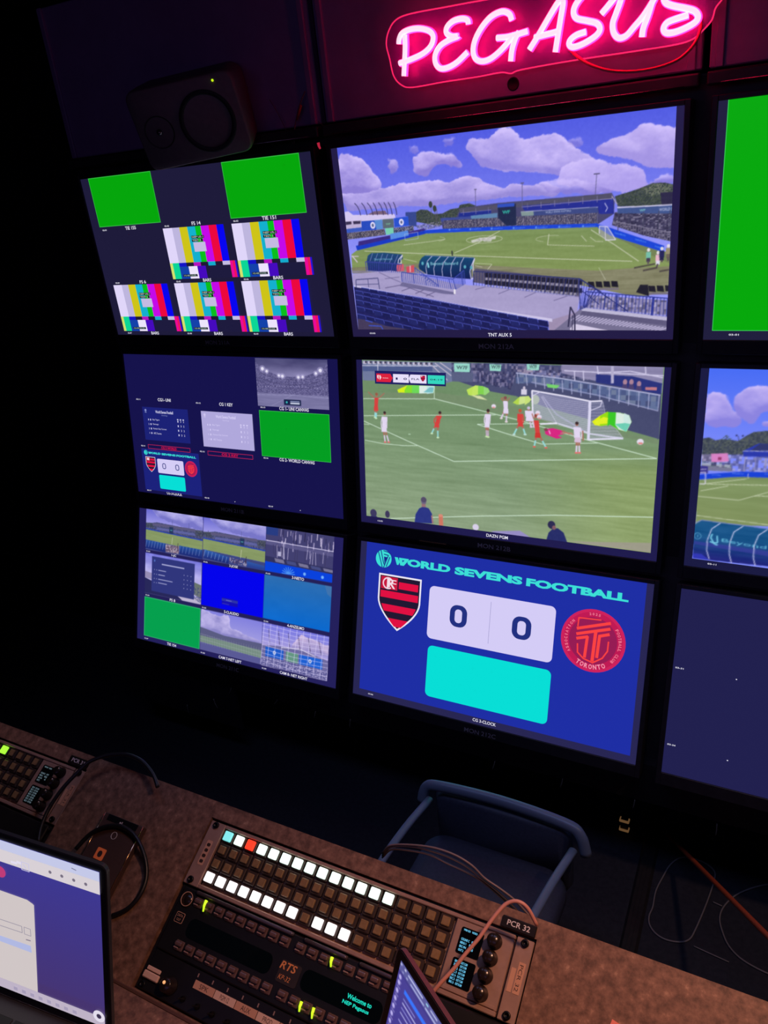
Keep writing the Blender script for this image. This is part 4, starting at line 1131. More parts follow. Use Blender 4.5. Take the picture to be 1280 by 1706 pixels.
P = [(74.9,114.4),(71.8,156.8),(67,188.5),(70.8,191.7)]; player(P[0], P[1], (P[2], P[3]), RED, RED, TQ, (200, 230, 190), (150, 90, 70), [[(P[0][0] - 7, P[0][1] + 12), (P[0][0] - 32, P[0][1] - 9)], [(P[0][0] + 7, P[0][1] + 12), (P[0][0] + 30, P[0][1] - 7)]])
P = [(104,174.6),(100.8,225.8),(103.5,270.3),(117.1,269.3)]; player(P[0], P[1], P[2:], WH, WH, (214, 200, 226), (230, 110, 110), w=9)
P = [(305.4,163.8),(294.5,198.8),(276.3,229.7),(297.9,241.6)]; player(P[0], P[1], P[2:], RED, RED, TQ, (200, 230, 190))
P = [(468.9,148.8),(466.2,188.5),(465.1,227),(470.1,228.2)]; player(P[0], P[1], P[2:], WH, WH, (190, 170, 190), (200, 230, 170))
P = [(524.2,107.1),(526.6,141.9),(512.3,166.9),(528.9,176.9)]; player(P[0], P[1], P[2:], WH, WH, (214, 200, 226), (230, 214, 220), (130, 80, 80), [[(P[0][0] - 6, P[0][1] + 8), (P[0][0] - 14, P[0][1]), (P[0][0] - 5, P[0][1] - 2)], [(P[0][0] + 6, P[0][1] + 8), (P[0][0] + 14, P[0][1] - 4)]])
P = [(598.7,134.4),(602.7,161.1),(608.2,187.8),(617.7,187.2)]; player(P[0], P[1], P[2:], WH, WH, (214, 200, 226), (214, 200, 226), (200, 190, 220), w=11)
P = [(571.9,143.4),(574.4,178.9),(554.3,214.6),(589.8,212.3)]; player(P[0], P[1], P[2:], RED, RED, TQ, (190, 220, 214), (190, 90, 60))
P = [(621.5,156.2),(629.5,209.7),(619.6,247.8),(656,248.2)]; player(P[0], P[1], P[2:], RED, (206, 54, 50), TQ, (220, 100, 90), (150, 70, 60), [[(P[0][0] - 6, P[0][1] + 8), (P[0][0] - 12, P[0][1] - 8)]], w=8)
ball([(627.4,145.1)][0]); ball([(632.5,157.1)][0])
K_ = [(649.4,192.9),(674.9,188.3),(702,193.4),(708.6,204.4),(691.1,209.4),(704.5,215.4),(687.7,219.6),(664.1,212),(653,208.1)]
cv.poly(K_, (216, 40, 130)); cv.line([(702.1,194.2),(726.8,203.2)], 4, SK); cv.line([(663.5,195.9),(667.8,207.1)], 3, (240, 180, 220)); cv.ell(*[(654.1,194.2)][0], 6, 5, (130, 70, 80)); cv.line([(698.5,202),(731.3,199.9),(736.1,205.6)], 3, (190, 130, 120))
P = [(746.6,171.7),(751.6,215.2),(748.9,256.6),(758,255.9)]; player(P[0], P[1], P[2:], WH, (214, 190, 216), (220, 206, 230), (230, 110, 110), w=9)
cv.line([(764.7,190.2),(767.6,220.2)], 4, SK)
# foreground heads
NV = (44, 54, 132)
cv.ell(*[(51.1,524.4)][0], 13, 14, (62, 58, 96)); cv.ell(*[(106.2,522.5)][0], 9, 13, (62, 56, 90)); cv.ell(*[(52.7,540.7)][0], 14, 9, (56, 56, 100))
cv.poly([(210.1,539.8),(214.3,509.8),(227.9,487.8),(244,478.9),(263.6,483.7),(274.7,500.1),(281,534.6)], NV); cv.ell(*[(245.1,459.5)][0], 10, 14, (110, 100, 130)); cv.ell(*[(245.1,456)][0], 10.5, 9, (84, 76, 104)); cv.rect(*[(237.5,470.8)][0], *[(252.4,481.5)][0], (150, 110, 116))
cv.line([(274.7,507.1),(278.2,535)], 5, (170, 120, 120)); cv.line([(307.1,503.3),(308.9,538.2)], 15, (206, 120, 100)); cv.ell(*[(307.1,503.3)][0], 8, 5, (216, 140, 120))
cv.ell(*[(431.7,528)][0], 11, 11, (214, 206, 232)); cv.poly([(483.5,535.2),(581.1,520.9),(602.1,530.8),(617.3,539.7),(500.9,541.5)], (150, 140, 196))
cv.poly([(668,538.7),(673.6,515.6),(686.7,500.8),(702.5,497.1),(721.2,509.4),(733.5,538.9),(700.3,541.8)], (40, 46, 104)); cv.ell(*[(682.2,489.1)][0], 12, 13, (46, 44, 82)); cv.ell(*[(690.5,497)][0], 6, 7, (130, 90, 100))
cv.poly([(739.7,534.8),(981.6,506.7),(981.5,536.4),(778.8,536)], (160, 152, 144), .8)
cv.streaks([(22, 0), (982, 0), (982, 539), (22, 539)], 3, 78, 4, 4)
picture('screen_image', M1B, cv)
captions(M1B, [('DAZN PGM', *[p[0] for p in [(469,556),(542.2,551.4)]], 556, 10.5), ('12:32', *[p[0] for p in [(66.5,551),(86.6,550.4)]], 553, 4.5)])
def crest(g, x0, y0, w, h, fine=True):
    """black and red hooped shield with a white outline"""
    def sh(i):
        P = [(x0 + i, y0 + i), (x0 + w - i, y0 + i), (x0 + w - i, y0 + h * .45)]
        for k in range(1, 9):
            t = k / 9
            P.append((x0 + w / 2 + (w / 2 - i) * (1 - t ** 1.75), y0 + h * .45 + (h * .55 - i * 1.3) * t))
        P.append((x0 + w / 2, y0 + h - i * 1.3))
        Q = [(2 * x0 + w - x, y) for x, y in reversed(P[3:-1])]
        return P + Q + [(x0 + i, y0 + h * .45)]
    g.poly(sh(0), (236, 232, 246)); g.poly(sh(w * .035), (34, 24, 50))
    def half(y):
        yy = (y - y0) / h
        if yy <= .45: return w / 2 - w * .06
        return max(0.5, (w / 2 - w * .06) * (1 - min(1, (yy - .45) / .55) ** 1.75) - w * .015)
    cx = x0 + w / 2
    for a, b in ((.30, .425), (.545, .67), (.79, .93)):
        n = 5
        L = [(cx + half(y0 + h * (a + (b - a) * i / n)), y0 + h * (a + (b - a) * i / n)) for i in range(n + 1)]
        g.poly([(2 * cx - x, y) for x, y in L] + list(reversed(L)), (224, 16, 66))
    g.rect(x0 + w * .48, y0 + h * .11, x0 + w * .93, y0 + h * .235, (224, 16, 66))
    g.rect(x0 + w * .06, y0 + h * .045, x0 + w * .45, y0 + h * .27, (200, 24, 62))
    if fine:
        a, b, c, d = x0 + w * .09, x0 + w * .42, y0 + h * .075, y0 + h * .25
        g.ring((a + b) / 2 - w * .03, (c + d) / 2, w * .10, w * .128, (240, 210, 226), 50, 320, 24)
        g.text('R', a + w * .11, b - w * .02, d, d - c, (244, 220, 232), bold=.01)
        g.text('F', a + w * .13, b, d - h * .02, (d - c) * .8, (244, 220, 232))
    else:
        g.rect(x0 + w * .14, y0 + h * .08, x0 + w * .38, y0 + h * .23, (240, 214, 226))
g = Graphic(); g.z = .0006
q = [(70,34.3),(326.3,76.8),(75.7,43.3),(134.2,70.4),(138,43.4),(195.4,70.7),(201.5,43.1),(258.6,70),(263.6,42.1),(322.1,70.1),(237.3,45.9),(254.8,66.3)]
g.rect(q[0][0], q[0][1], q[1][0], q[1][1], (32, 32, 98))
a, b = q[2][0], q[3][0]; t0, t1 = q[2][1], q[3][1]
g.poly([(a, t0), (b - 6, t0), (b + 2, t0 + 14), (b + 6, (t0 + t1) / 2), (b + 2, t1 - 14), (b - 6, t1), (a, t1)], (220, 34, 62))
g.text('KCC', a + 24, b - 14, t1 - 12, t1 - t0 - 25, (250, 226, 232), bold=.03)
g.poly([(a + 3, t0 + 6), (a + 9, t0 + 4), (a + 8, t1 - 8), (a + 3, t1 - 14)], (240, 214, 226)); g.poly([(a + 11, t0 + 6), (a + 15, t0 + 5), (a + 19, t1 - 14), (a + 13, t1 - 6)], (240, 214, 226))
g.rect(q[4][0], t0, q[5][0], t1, (230, 222, 250)); g.rect(q[6][0], t0, q[7][0], t1, (230, 222, 250)); g.poly([(q[6][0], t0), (q[6][0] + .1, t1), (q[6][0] - 6, t1 - 14), (q[6][0] - 7, t0 + 14)], (230, 222, 250))
g.text('1', q[4][0] + 10, q[4][0] + 17, t1 - 9, t1 - t0 - 20, (36, 36, 96), bold=.02); g.text('0', q[5][0] - 19, q[5][0] - 7, t1 - 9, t1 - t0 - 20, (36, 36, 96), bold=.02)
g.text('FLA', q[6][0] + 4, q[6][0] + 32, t1 - 10, t1 - t0 - 21, (46, 44, 96), bold=.01)
crest(g, q[10][0], q[10][1] - 1, q[11][0] - q[10][0], q[11][1] - q[10][1], False)
g.rect(q[8][0], t0, q[9][0], t1, (52, 214, 190)); g.text('04:19', q[8][0] + 8, q[9][0] - 7, t1 - 11, t1 - t0 - 22, (30, 70, 96), bold=.01)
g.build('score_caption', M1B, label='score strip reading KCC 1 0 FLA 04:19')

# ---- scoreboard graphic (monitor 212C)
def scoreboard(g, ox, oy, sx, sy, fine=True):
    """scoreboard artwork; ox, oy and sx, sy place its 1000 x 562 layout on the display"""
    X = lambda v: ox + v * sx
    Y = lambda v: oy + v * sy
    TEAL = (60, 222, 214)
    def disc(cx, cy, r, c, n=44): g.disc(X(cx), Y(cy), r * sx, c, n, r * sy)
    disc(94, 52, 31, TEAL)
    DB = (24, 40, 140)
    if fine:
        for P in ([(72, 30), (86, 70), (90, 82)], [(82, 24), (93, 62), (97, 72)], [(95, 36), (112, 38), (96, 82)], [(92, 24), (112, 27), (122, 34)], [(118, 44), (106, 78)]):
            g.line([(X(a), Y(b)) for a, b in P], 3.4 * sx, DB)
        g.poly([(X(95), Y(44)), (X(108), Y(45)), (X(98), Y(70))], DB)
    else:
        g.line([(X(88), Y(30)), (X(108), Y(38)), (X(94), Y(76))], 7 * sx, DB)
    g.poly([(X(a), Y(b)) for a, b in ((137, 40), (149, 40), (156, 54), (154, 40), (165, 40), (168, 55), (176, 47), (166, 47), (166, 40), (192, 40), (190, 46), (174, 66), (160, 66), (157, 56), (153, 66), (147, 66))], TEAL); g.text('ORLD', X(187), X(348), Y(65), 26 * sy, TEAL, bold=.055)
    g.text('SEVENS', X(364), X(599), Y(66.5), 26 * sy, TEAL, bold=.055)
    g.text('FOOTBALL', X(612), X(931), Y(67), 26 * sy, TEAL, bold=.055)
    crest(g, X(80), Y(104), 166 * sx, 196 * sy, fine)
    g.rrect(X(278), Y(118), X(716), Y(301), 18 * sx, (212, 204, 246))
    if fine: g.rect(X(499.6), Y(138), X(501), Y(279), (150, 146, 196))
    for a, b in ((358, 420), (577, 641)):
        c, r = (34, 48, 128), (18 if fine else 13)
        g.rrect(X(a), Y(169), X(b), Y(244), 26 * sx, c)
        g.rrect(X(a + r), Y(169 + r * .8), X(b - r), Y(244 - r * .8), 12 * sx, (212, 204, 246))
    g.rrect(X(286), Y(325), X(718), Y(505), 18 * sx, (8, 222, 214))
    disc(837, 204, 99, (206, 34, 92)); disc(837, 204, 90, (192, 26, 84)); disc(837, 204, 74, (150, 28, 84))
    OR = (250, 66, 66)
    if fine:
        for P, w in (([(856.4,134.9),(788.7,139),(787.9,166.1)], 4), ([(787.2,173),(884.3,140.4)], 9), ([(787.4,190.5),(884.7,158.2)], 9), ([(788.7,204.5),(819.9,194.4),(816.7,259.2)], 9), ([(844,174.4),(840.9,266.4)], 10), ([(883.8,175.5),(856.6,185.4),(853.9,252.9)], 9), ([(791.6,221.5),(794,248.2),(813.3,264.6),(842.8,272.7),(870.6,252.8),(884.3,228),(884.7,198.6)], 4.5)):
            g.line(P, w, OR)
        cx, cy = 837, 204
        g.arctext('2025', cx, cy, 84, -90, 26, 8, (240, 120, 150))
        g.arctext('ASSOCIATION', cx, cy, 83, -180 + 4, 78, 9.5, (244, 120, 150))
        g.arctext('FOOTBALL CLUB', cx, cy, 83, 4, 80, 9.5, (244, 120, 150))
        g.arctext('TORONTO', cx, cy, 82, 90, 66, 15, (246, 150, 176), outward=False)
    else:
        disc(837, 204, 62, (206, 30, 76))
        for P in ([(790, 175), (885, 160)], [(792, 195), (884, 182)], [(822, 200), (812, 250)], [(850, 195), (842, 262)], [(880, 200), (866, 240), (838, 262), (800, 240), (795, 212)]):
            g.line([(X(a), Y(b)) for a, b in P], 9 * sx, OR)

g = Graphic(); g.z = 0
g.poly([(24, 0), (979, 0), (981, 538), (26, 538)], (30, 46, 164))
scoreboard(g, 0, 0, 1, 1)
g.build('screen_image', M1C, label='nil nil scoreboard on royal blue')
captions(M1C, [('CG 3-CLOCK', 467, 549, 553, 10.5), ('03:06', 64, 84, 552, 4.5)])

# ---- empty and green displays on the right
g = Graphic(); g.z = 0
g.rect(21, 0, 981, 538, (6, 168, 10)); g.line([(21.5, 0), (21.5, 538), (981, 538)], 1.6, (60, 200, 90))
g.build('screen_image', M2A, label='plain green picture')
captions(M2A, [('03-01', 62, 86, 551, 4.6)])
captions(M2C, [('03-31', 7, 30, 239, 4.6), ('03-34', 8, 31, 475, 4.6), ('.', 170, 174, 239, 3), ('.', 172, 176, 481, 3)])

# ---- pitch behind a dugout (monitor 213B)
cv = Canvas(21, 0, 981, 538.5, 420, 236)
cv.vgrad(0, 230, (72, 108, 244), (128, 140, 250))
L1, D1 = (206, 190, 250), (140, 132, 224)
cv.cloud([(23.8,66.3),(39.3,61.6),(64.8,65.3),(78.4,77.5),(83.7,100.9),(110.9,126.7),(118.7,143.2),(104.4,156),(63.5,156.2),(25.4,159.9)], L1, D1, 3, 4, .5)
cv.cloud([(87.4,73.7),(110.4,56.1),(133.5,43.6),(151.3,41.3),(170,48.8),(249.8,31.3),(257.7,102.1),(169.9,106.7),(152.9,117.6),(140.7,148.7),(130.9,142.5),(104.4,123.6),(86.5,97.4)], L1, D1, 6, 4, .55)
cv.cloud([(154.9,137.7),(172.6,133.3),(346.6,136.1),(348.2,149),(162,147.4)], L1, D1, 8, 3, .6)
TRK = [(60, 66, 84), (84, 92, 88), (50, 58, 70), (96, 104, 96)]
T_ = [(19.9,191.1),(37.4,187.1),(54.1,194),(69.6,189.4),(91.8,189.6),(110.8,191.7),(128.1,176.8),(145.4,165.4),(175.3,160.1),(319.6,144.3),(327.2,209.4),(22.2,236.9)]
cv.poly(T_, (70, 78, 92)); cv.blobs(T_, TRK, 4, .8, (2, 2))
cv.blobs([(66.5,189.6),(79.6,176.6),(94.6,185.9),(85.9,193.5)], [(70, 90, 84)], 5, .8, (2, 1)); cv.line([(79.7,178.3),(81.1,193.8)], 1.5, (60, 60, 80))
cv.line([(103.7,175.7),(106.4,178.2)], 4, (30, 30, 60)); cv.line([(118.7,176),(122,177.9)], 4, (30, 30, 60)); cv.line([(109.5,178),(111.5,191.7)], 1.6, (60, 60, 90))
cv.poly([(22,235.2),(46.2,233.3),(88.9,226.4),(90.9,249),(23.6,254.6)], (150, 140, 180)); cv.blobs([(22,235.2),(240.8,214.5),(246.5,266.7),(25.7,279.6)], [(120, 116, 146), (80, 80, 116), (180, 174, 206), (60, 60, 96)], 6, .8, (3, 3))
cv.poly([(46.1,231.5),(87.3,226.9),(92.5,248.9),(49.1,255.4)], (214, 130, 196)); cv.rect(*[(64.5,238.9)][0], *[(73.2,247)][0], (150, 60, 110))
cv.poly([(24.2,261.8),(98.2,259),(103,276.2),(25.7,279.6)], (120, 120, 150)); cv.blobs([(23.6,254.6),(97.7,253.7),(98.8,266),(24.7,267.1)], [(190, 200, 210), (90, 130, 120), (50, 50, 80)], 7, .8, (3, 3))
cv.poly([(124.2,217.7),(160.6,195),(324.9,189.8),(328.4,219.3),(127.2,232.8)], (44, 58, 170)); cv.poly([(142.6,215.3),(163.7,195.5),(324.2,183.2),(326.5,203.5)], (50, 56, 110)); cv.line([(124.2,217.7),(326.8,205.5)], 2, (180, 180, 220))
for x_ in (535, 620, 700, 780):
    a_ = [(132,233.4),(182.5,231.1),(135.8,273.3)]; X_ = a_[0][0] + (x_ - 535) * (a_[1][0] - a_[0][0]) / 165
    cv.line([(X_, a_[0][1]), (X_, a_[2][1])], 2.4, (150, 146, 190))
cv.poly([(19.8,267.5),(41,266.8),(42.7,287),(20.6,289)], (60, 54, 140)); cv.line([(22.2,277),(37.8,275.6)], 2, (200, 190, 220))
cv.poly([(19.6,292.7),(42.8,288.1),(131.1,273.7),(389.4,258.7),(391.7,276.8),(132.6,289.4),(21.3,306)], (26, 66, 214))
for a_ in ([(52.8,290.8),(75.6,292.2)], [(103.5,281.8),(132.1,283.5)], [(184.2,277.6),(217.7,278)]):
    cv.text('inteligo', a_[0][0], a_[1][0], a_[1][1], 4.5, (110, 150, 245), slope=-.03)
F_ = [(20.1,307.2),(94.9,292.9),(132.5,288.3),(391.5,275.1),(461.4,389.7),(201.6,418.9),(21.9,434)]
cv.vgrad(300, 440, (126, 146, 96), (132, 148, 96), F_); cv.streaks(F_, 8, 9, 60, 4)
for a_ in ([(25.8,319.3),(140.8,293.2)], [(42,317),(365.5,292.7)], [(27.3,338.1),(97.1,317)], [(22,354),(127.7,353.9),(195.5,325.1),(278.7,291.1)], [(165.5,338.1),(369.1,322.7)], [(23.3,409.6),(204.5,414.3),(436.7,413.3)]): cv.line(a_, 2.0, (206, 214, 186), .85)
cv.line([(23,317.8),(38.1,317.4),(36.6,284.3),(22.4,286.3)], 2.4, (220, 214, 240)); cv.line([(142.8,277.9),(144.8,291.8)], 1.6, (210, 205, 230))
D_ = [(18.9,438.1),(37.6,421.6),(205.7,425.6),(494.4,432.8),(507.4,530.5),(216.5,531.6),(64,535.8),(22.9,528.5)]
cv.vgrad(468, 530, (26, 84, 136), (30, 34, 120), D_); cv.streaks(D_, 12, 11, 30, 4)
cv.poly([(22.7,484.7),(212.1,488.2),(502.4,493.2),(504.2,506.7),(213.5,502.6),(23.5,494.1)], (64, 60, 160), .6)
for a_ in ([(87.4,424),(66.1,443.4),(57.4,478.1),(58.3,508.2),(67.2,533.4)], [(145.6,425.2),(123.4,445.3),(115.7,477.7),(117.4,511),(125.3,536.1)], [(205.9,427.4),(185.6,446.3),(177.6,476.6),(178.9,513.2),(185.5,534.5)]): cv.line(a_, 2.4, (206, 206, 240))
cv.line([(21.8,432.1),(37.6,421.6),(205.6,424.9),(439.2,433.5)], 2.2, (130, 140, 210))
cv.text('Beyond Bancard', [(94.7,476.8)][0][0], [(345.4,488.8)][0][0], [(95,480.5)][0][1], 13, (120, 210, 236), bold=0, slope=.06)
for a_ in ([(69,457.9),(65.7,469.5),(76.5,486.8),(85.9,488.5)], [(81.5,461.8),(84.6,481.9),(72.9,483.5),(64.3,480.9)]): cv.line(a_, 3.4, (130, 214, 240))
a_ = [(30.9,468.9)][0]; cv.arc(a_[0], a_[1], 9, 9, 0, 360, 1.6, (110, 180, 220)); cv.line([(a_[0], a_[1] - 4), (a_[0], a_[1] + 4)], 1.5, (110, 180, 220))
cv.poly([(22.3,521.7),(45.9,520.6),(69.1,536.2),(23.5,536)], (50, 56, 180))
picture('screen_image', M2B, cv)
captions(M2B, [('03-11', 63, 86, 550, 4.6)])

# ---- colour bars multiviewer (monitor 211A)
g = Graphic(); g.z = 0
GN = (6, 166, 12)
for x0, y0, x1, y1 in ((40, -1, 342, 166), (652.5, 0, 956, 172)):
    g.rect(x0, max(0, y0), x1, y1, (56, 190, 70)); g.rect(x0 + 2, max(0, y0) + 2, x1 - 2, y1 - 2, GN)
def bars(ox, oy):
    R = lambda a, b, c, d, col: g.rect(ox + a, oy + b, ox + c, oy + d, col)
    W8 = (224, 214, 250)
    x = [0, 43, 76, 112, 147, 172, 207, 241, 271.5]
    for a, b, c in zip(x, x[1:], (W8, (190, 182, 222), (206, 196, 24), (20, 176, 206), (10, 190, 30), (196, 10, 232), (236, 8, 62), (8, 6, 240))):
        R(a, 0, b, 118, c)
    R(0, 118, 12, 173, (210, 226, 110)); R(12, 118, 28, 173, (190, 216, 80)); R(12, 118, 42, 173, (12, 214, 150)); 
    R(42, 118, 76, 131, (20, 20, 200)); R(76, 118, 110, 131, (30, 26, 54)); R(110, 118, 142, 131, (180, 20, 190)); R(142, 118, 176, 131, (30, 26, 54)); R(176, 118, 208, 131, (20, 170, 206)); R(208, 118, 240, 131, (30, 26, 54)); R(240, 118, 272, 131, (196, 188, 226))
    R(42, 131, 84, 173, (20, 66, 170)); R(84, 131, 124, 173, (236, 228, 252)); R(124, 131, 162, 173, (70, 10, 190)); R(162, 131, 272, 173, (30, 27, 62))
    R(272, 118, 292, 173, (236, 10, 150)); R(284, 118, 294, 173, (236, 20, 90)); R(294, 118, 301, 173, (40, 20, 210))
    R(52, 158, 118, 166, (24, 22, 36)); g.text('10:48:33:02', ox + 56, ox + 112, oy + 164.5, 5, (170, 200, 190))
    R(127, 52, 180, 83, (196, 186, 226)); R(123, 30, 180, 39, (24, 22, 34)); R(123, 41, 172, 50, (24, 22, 34))
    g.text('NEP US-1', ox + 126, ox + 176, oy + 37.5, 6, (200, 220, 200)); g.text('TEST 2', ox + 126, ox + 164, oy + 48.5, 6, (200, 220, 200)); R(153, 42, 160, 49, (20, 200, 40))
for ox, oy in ((345, 187), (652, 188), (41, 374), (347, 374), (653.5, 374)): bars(ox, oy)
g.build('screen_image', M0A, label='two green tiles and five sets of colour bars')
captions(M0A, [('TIE 155', 167, 219, 182, 11.5), ('FS 14', 481, 520, 183, 11.5), ('TIE 151', 780, 836, 184, 11.5), ('FS 6', 178, 209, 371, 11), ('BARS', 483, 520, 372, 11), ('BARS', 788, 828, 372, 11), ('BARS', 179, 217, 560.5, 11), ('BARS', 487, 526, 560.5, 11), ('BARS', 796, 833, 560.5, 11)]
    + [('02-%02d' % (i + 1), x, x + 20, y, 5) for i, (x, y) in enumerate(((52, 180), (357, 182), (662, 183), (54, 369), (358, 371), (664, 371), (56, 558), (360, 558), (666, 558)))])

# ---- graphics multiviewer (monitor 211B)
cv = Canvas(651, 3, 957, 174, 190, 106, (90, 86, 132))
def P_(*a): return [(651 + x / 100 * 306, 3 + y / 100 * 171) for x, y in a]
cv.vgrad(3, 70, (70, 68, 112), (146, 140, 186))
cv.streaks(P_((0, 0), (100, 0), (100, 42), (0, 42)), 26, 3, 60, 16)
st = P_((0, 8), (10, 22), (30, 34), (50, 37), (70, 34), (90, 22), (100, 8), (100, 72), (0, 72))
cv.poly(st, (92, 88, 136)); cv.blobs(st, [(130, 124, 170), (60, 56, 98), (160, 152, 196), (80, 74, 118)], 4, .7, (2, 1))
for y in (36, 46, 54): cv.line(P_((0, y - 8), (25, y + 4), (50, y + 7), (75, y + 4), (100, y - 8)), 1.6, (60, 56, 96), .7)
for i in range(26):
    x = i * 4 + 1; cv.ell(*P_((x, 60 - 4 * math.sin(x / 100 * 3.14)))[0], 1.3, 1.0, (220, 214, 250))
for x, y, k in ((10, 22, 1.5), (16, 27, 1.2), (33, 35, 1.1), (38, 36, 1.3), (60, 37, 1.2), (66, 36, 1.1), (84, 28, 1.2), (90, 22, 1.5)):
    a = P_((x, y))[0]; cv.ell(a[0], a[1], 9 * k, 8 * k, (190, 182, 226), .45); cv.ell(a[0], a[1], 4.5 * k, 4 * k, (244, 240, 255), .9); cv.line([(a[0], a[1]), (a[0], a[1] + 16)], 1.5, (190, 182, 226), .6)
cv.poly(P_((0, 72), (100, 72), (100, 100), (0, 100)), (120, 116, 160)); cv.streaks(P_((0, 72), (100, 72), (100, 100), (0, 100)), 12, 6, 40, 3)
cv.line(P_((0, 76), (50, 74), (100, 76)), 1.4, (160, 156, 200)); cv.line(P_((50, 74), (20, 98)), 1.2, (170, 166, 206), .6)
cv.poly(P_((38, 83), (62, 83), (62, 95), (38, 95)), (24, 34, 72)); cv.ell(*P_((42, 89))[0], 4, 4, (60, 190, 190)); cv.rect(*P_((47, 86))[0], *P_((60, 87.5))[0], (170, 180, 220)); cv.rect(*P_((47, 89))[0], *P_((60, 92))[0], (214, 220, 240))
picture('screen_image', M0B, cv, label='grey floodlit arena tile')
g = Graphic(); g.z = 0
g.rect(654, 190, 956, 360, (60, 196, 80)); g.rect(655.5, 191.5, 954.5, 358.5, (4, 158, 34))
def table(x0, y0, x1, y1, bg, ink, dim):
    w, h = x1 - x0, y1 - y0
    g.rect(x0, y0, x1, y1, bg)
    g.text('World Sevens Football', x0 + w * .29, x0 + w * .68, y0 + h * .17, h * .085, ink, bold=.02)
    g.text('Standings', x0 + w * .42, x0 + w * .55, y0 + h * .25, h * .045, dim)
    g.disc(x0 + w * .07, y0 + h * .1, w * .022, dim, 14); g.rect(x0 + w * .05, y0 + h * .15, x0 + w * .09, y0 + h * .17, dim)
    for i, s in enumerate(('Bay Tigers', 'Flamengo', 'Kansas City Current', 'AFC Toronto')):
        yb = y0 + h * (.40 + i * .135)
        g.text('%d' % (i + 1), x0 + w * .11, x0 + w * .125, yb, h * .05, ink); g.rect(x0 + w * .155, yb - h * .05, x0 + w * .175, yb, ink)
        g.text(s, x0 + w * .21, x0 + w * (.21 + .0155 * len(s)), yb, h * .055, ink)
        for j in range(3): g.text('132'[j], x0 + w * (.76 + .06 * j), x0 + w * (.78 + .06 * j), yb, h * .055, ink); g.rect(x0 + w * (.755 + .06 * j), y0 + h * .30, x0 + w * (.785 + .06 * j), y0 + h * .33, ink) if i == 0 else None
table(72, 206, 310, 339, (28, 34, 118), (206, 206, 240), (130, 140, 200))
table(377.5, 207, 622, 344, (176, 168, 220), (214, 206, 246), (206, 198, 240))
for x0, x1, y0, s in ((85, 306, 358, 'CG 2 WORLD'), (396, 612, 361, 'CG 2 KEY')):
    g.line([(x0, y0), (x1, y0), (x1, y0 + 15.5), (x0, y0 + 15.5), (x0, y0)], 1.3, (214, 40, 90))
    g.text(s, (x0 + x1) / 2 - 40, (x0 + x1) / 2 + 40, y0 + 13, 10, (206, 16, 70), bold=.03)
g.rect(45, 376, 348, 548, (28, 34, 124))
scoreboard(g, 38, 375, .317, .32, False)
g.build('screen_graphics', M0B, label='standings tables, green canvas tile and small scoreboard')
captions(M0B, [('CG1- UNI', 161, 228, 180, 12), ('CG 1 KEY', 470, 534, 183, 12), ('CG 1- UNI CANVAS', 746, 872, 185, 12), ('CG 2- WORLD CANVAS', 733, 886, 373, 12), ('CG 3-CLOCK', 159, 240, 558, 12), ('02:11', 45, 67, 179.5, 5), ('02:12', 356, 379, 180, 5), ('02:13', 662, 683, 181.5, 5), ('02:14', 45, 66, 368, 5), ('02:15', 355, 378, 368, 5), ('02:16', 661, 682, 369, 5), ('02:17', 51, 74, 554, 5), ('02:18', 359, 381, 553.5, 5), ('02:19', 669, 690, 553.5, 5), ('.', 508, 511, 553, 3), ('.', 812, 815, 553, 3)])

# ---- nine camera pictures (monitor 211C)
cv = Canvas(38, 0, 960, 545, 520, 308, (36, 32, 88))
def tile(c, r):
    x0, y0 = (40, 348.5, 656)[c], (0, 185.5, 373)[r]
    x1, y1 = (346, 655, 959)[c], y0 + 171
    return lambda *a: [(x0 + x / 100 * (x1 - x0), y0 + y / 100 * (y1 - y0)) for x, y in a]
def wide(T, seed, masts, sb):
    full = T((0, 0), (100, 0), (100, 100), (0, 100))
    cv.vgrad(full[0][1], full[0][1] + 70, (104, 104, 206), (170, 164, 236), full)
    old = cv.p.copy()
    cv.cloud(T((10, 0), (100, 0), (100, 34), (60, 30), (25, 20)), (190, 184, 240), (120, 118, 200), seed, 4, 1.0, 1, 18)
    cv.p = np.where((cv.GX[..., None] > full[0][0]) & (cv.GX[..., None] < full[1][0]) & (cv.GY[..., None] < full[2][1]), cv.p, old)
    a = T((0, 36), (8, 34), (20, 30), (100, 34), (100, 56), (0, 48)); cv.poly(a, (74, 78, 120)); cv.blobs(a, [(50, 54, 90), (110, 110, 150), (60, 70, 100)], seed, .7, (2, 2))
    cv.blobs(T((0, 34), (14, 33), (14, 44), (0, 44)), [(70, 80, 70), (50, 60, 60)], seed, .9, (2, 2)); cv.blobs(T((86, 34), (100, 32), (100, 48), (88, 46)), [(80, 86, 80), (50, 56, 60)], seed, .9, (2, 2))
    cv.poly(T((12, 33), (86, 32), (88, 38), (12, 39)), (92, 88, 124)); cv.poly(T((20, 42), (86, 42), (88, 48), (20, 48)), (100, 104, 170), .8)
    cv.poly(T((0, 48), (30, 50), (100, 54), (100, 57), (0, 52)), (40, 64, 170))
    for m_ in masts: cv.line(T((m_, 20), (m_, 38)), 1.4, (80, 80, 130))
    cv.poly(T((sb, 36), (sb + 7, 36), (sb + 7, 52), (sb, 52)), (40, 56, 96)); cv.line(T((sb + 1.5, 44), (sb + 5.5, 44)), 3, (80, 170, 180))
    cv.poly(T((0, 51), (100, 57), (100, 82), (0, 76)), (134, 152, 100)); cv.streaks(T((0, 51), (100, 57), (100, 82), (0, 76)), 7, seed, 30, 3)
    cv.poly(T((0, 76), (100, 82), (100, 100), (0, 100)), (60, 70, 130))
T = tile(0, 0); wide(T, 5, (47, 76), 42)
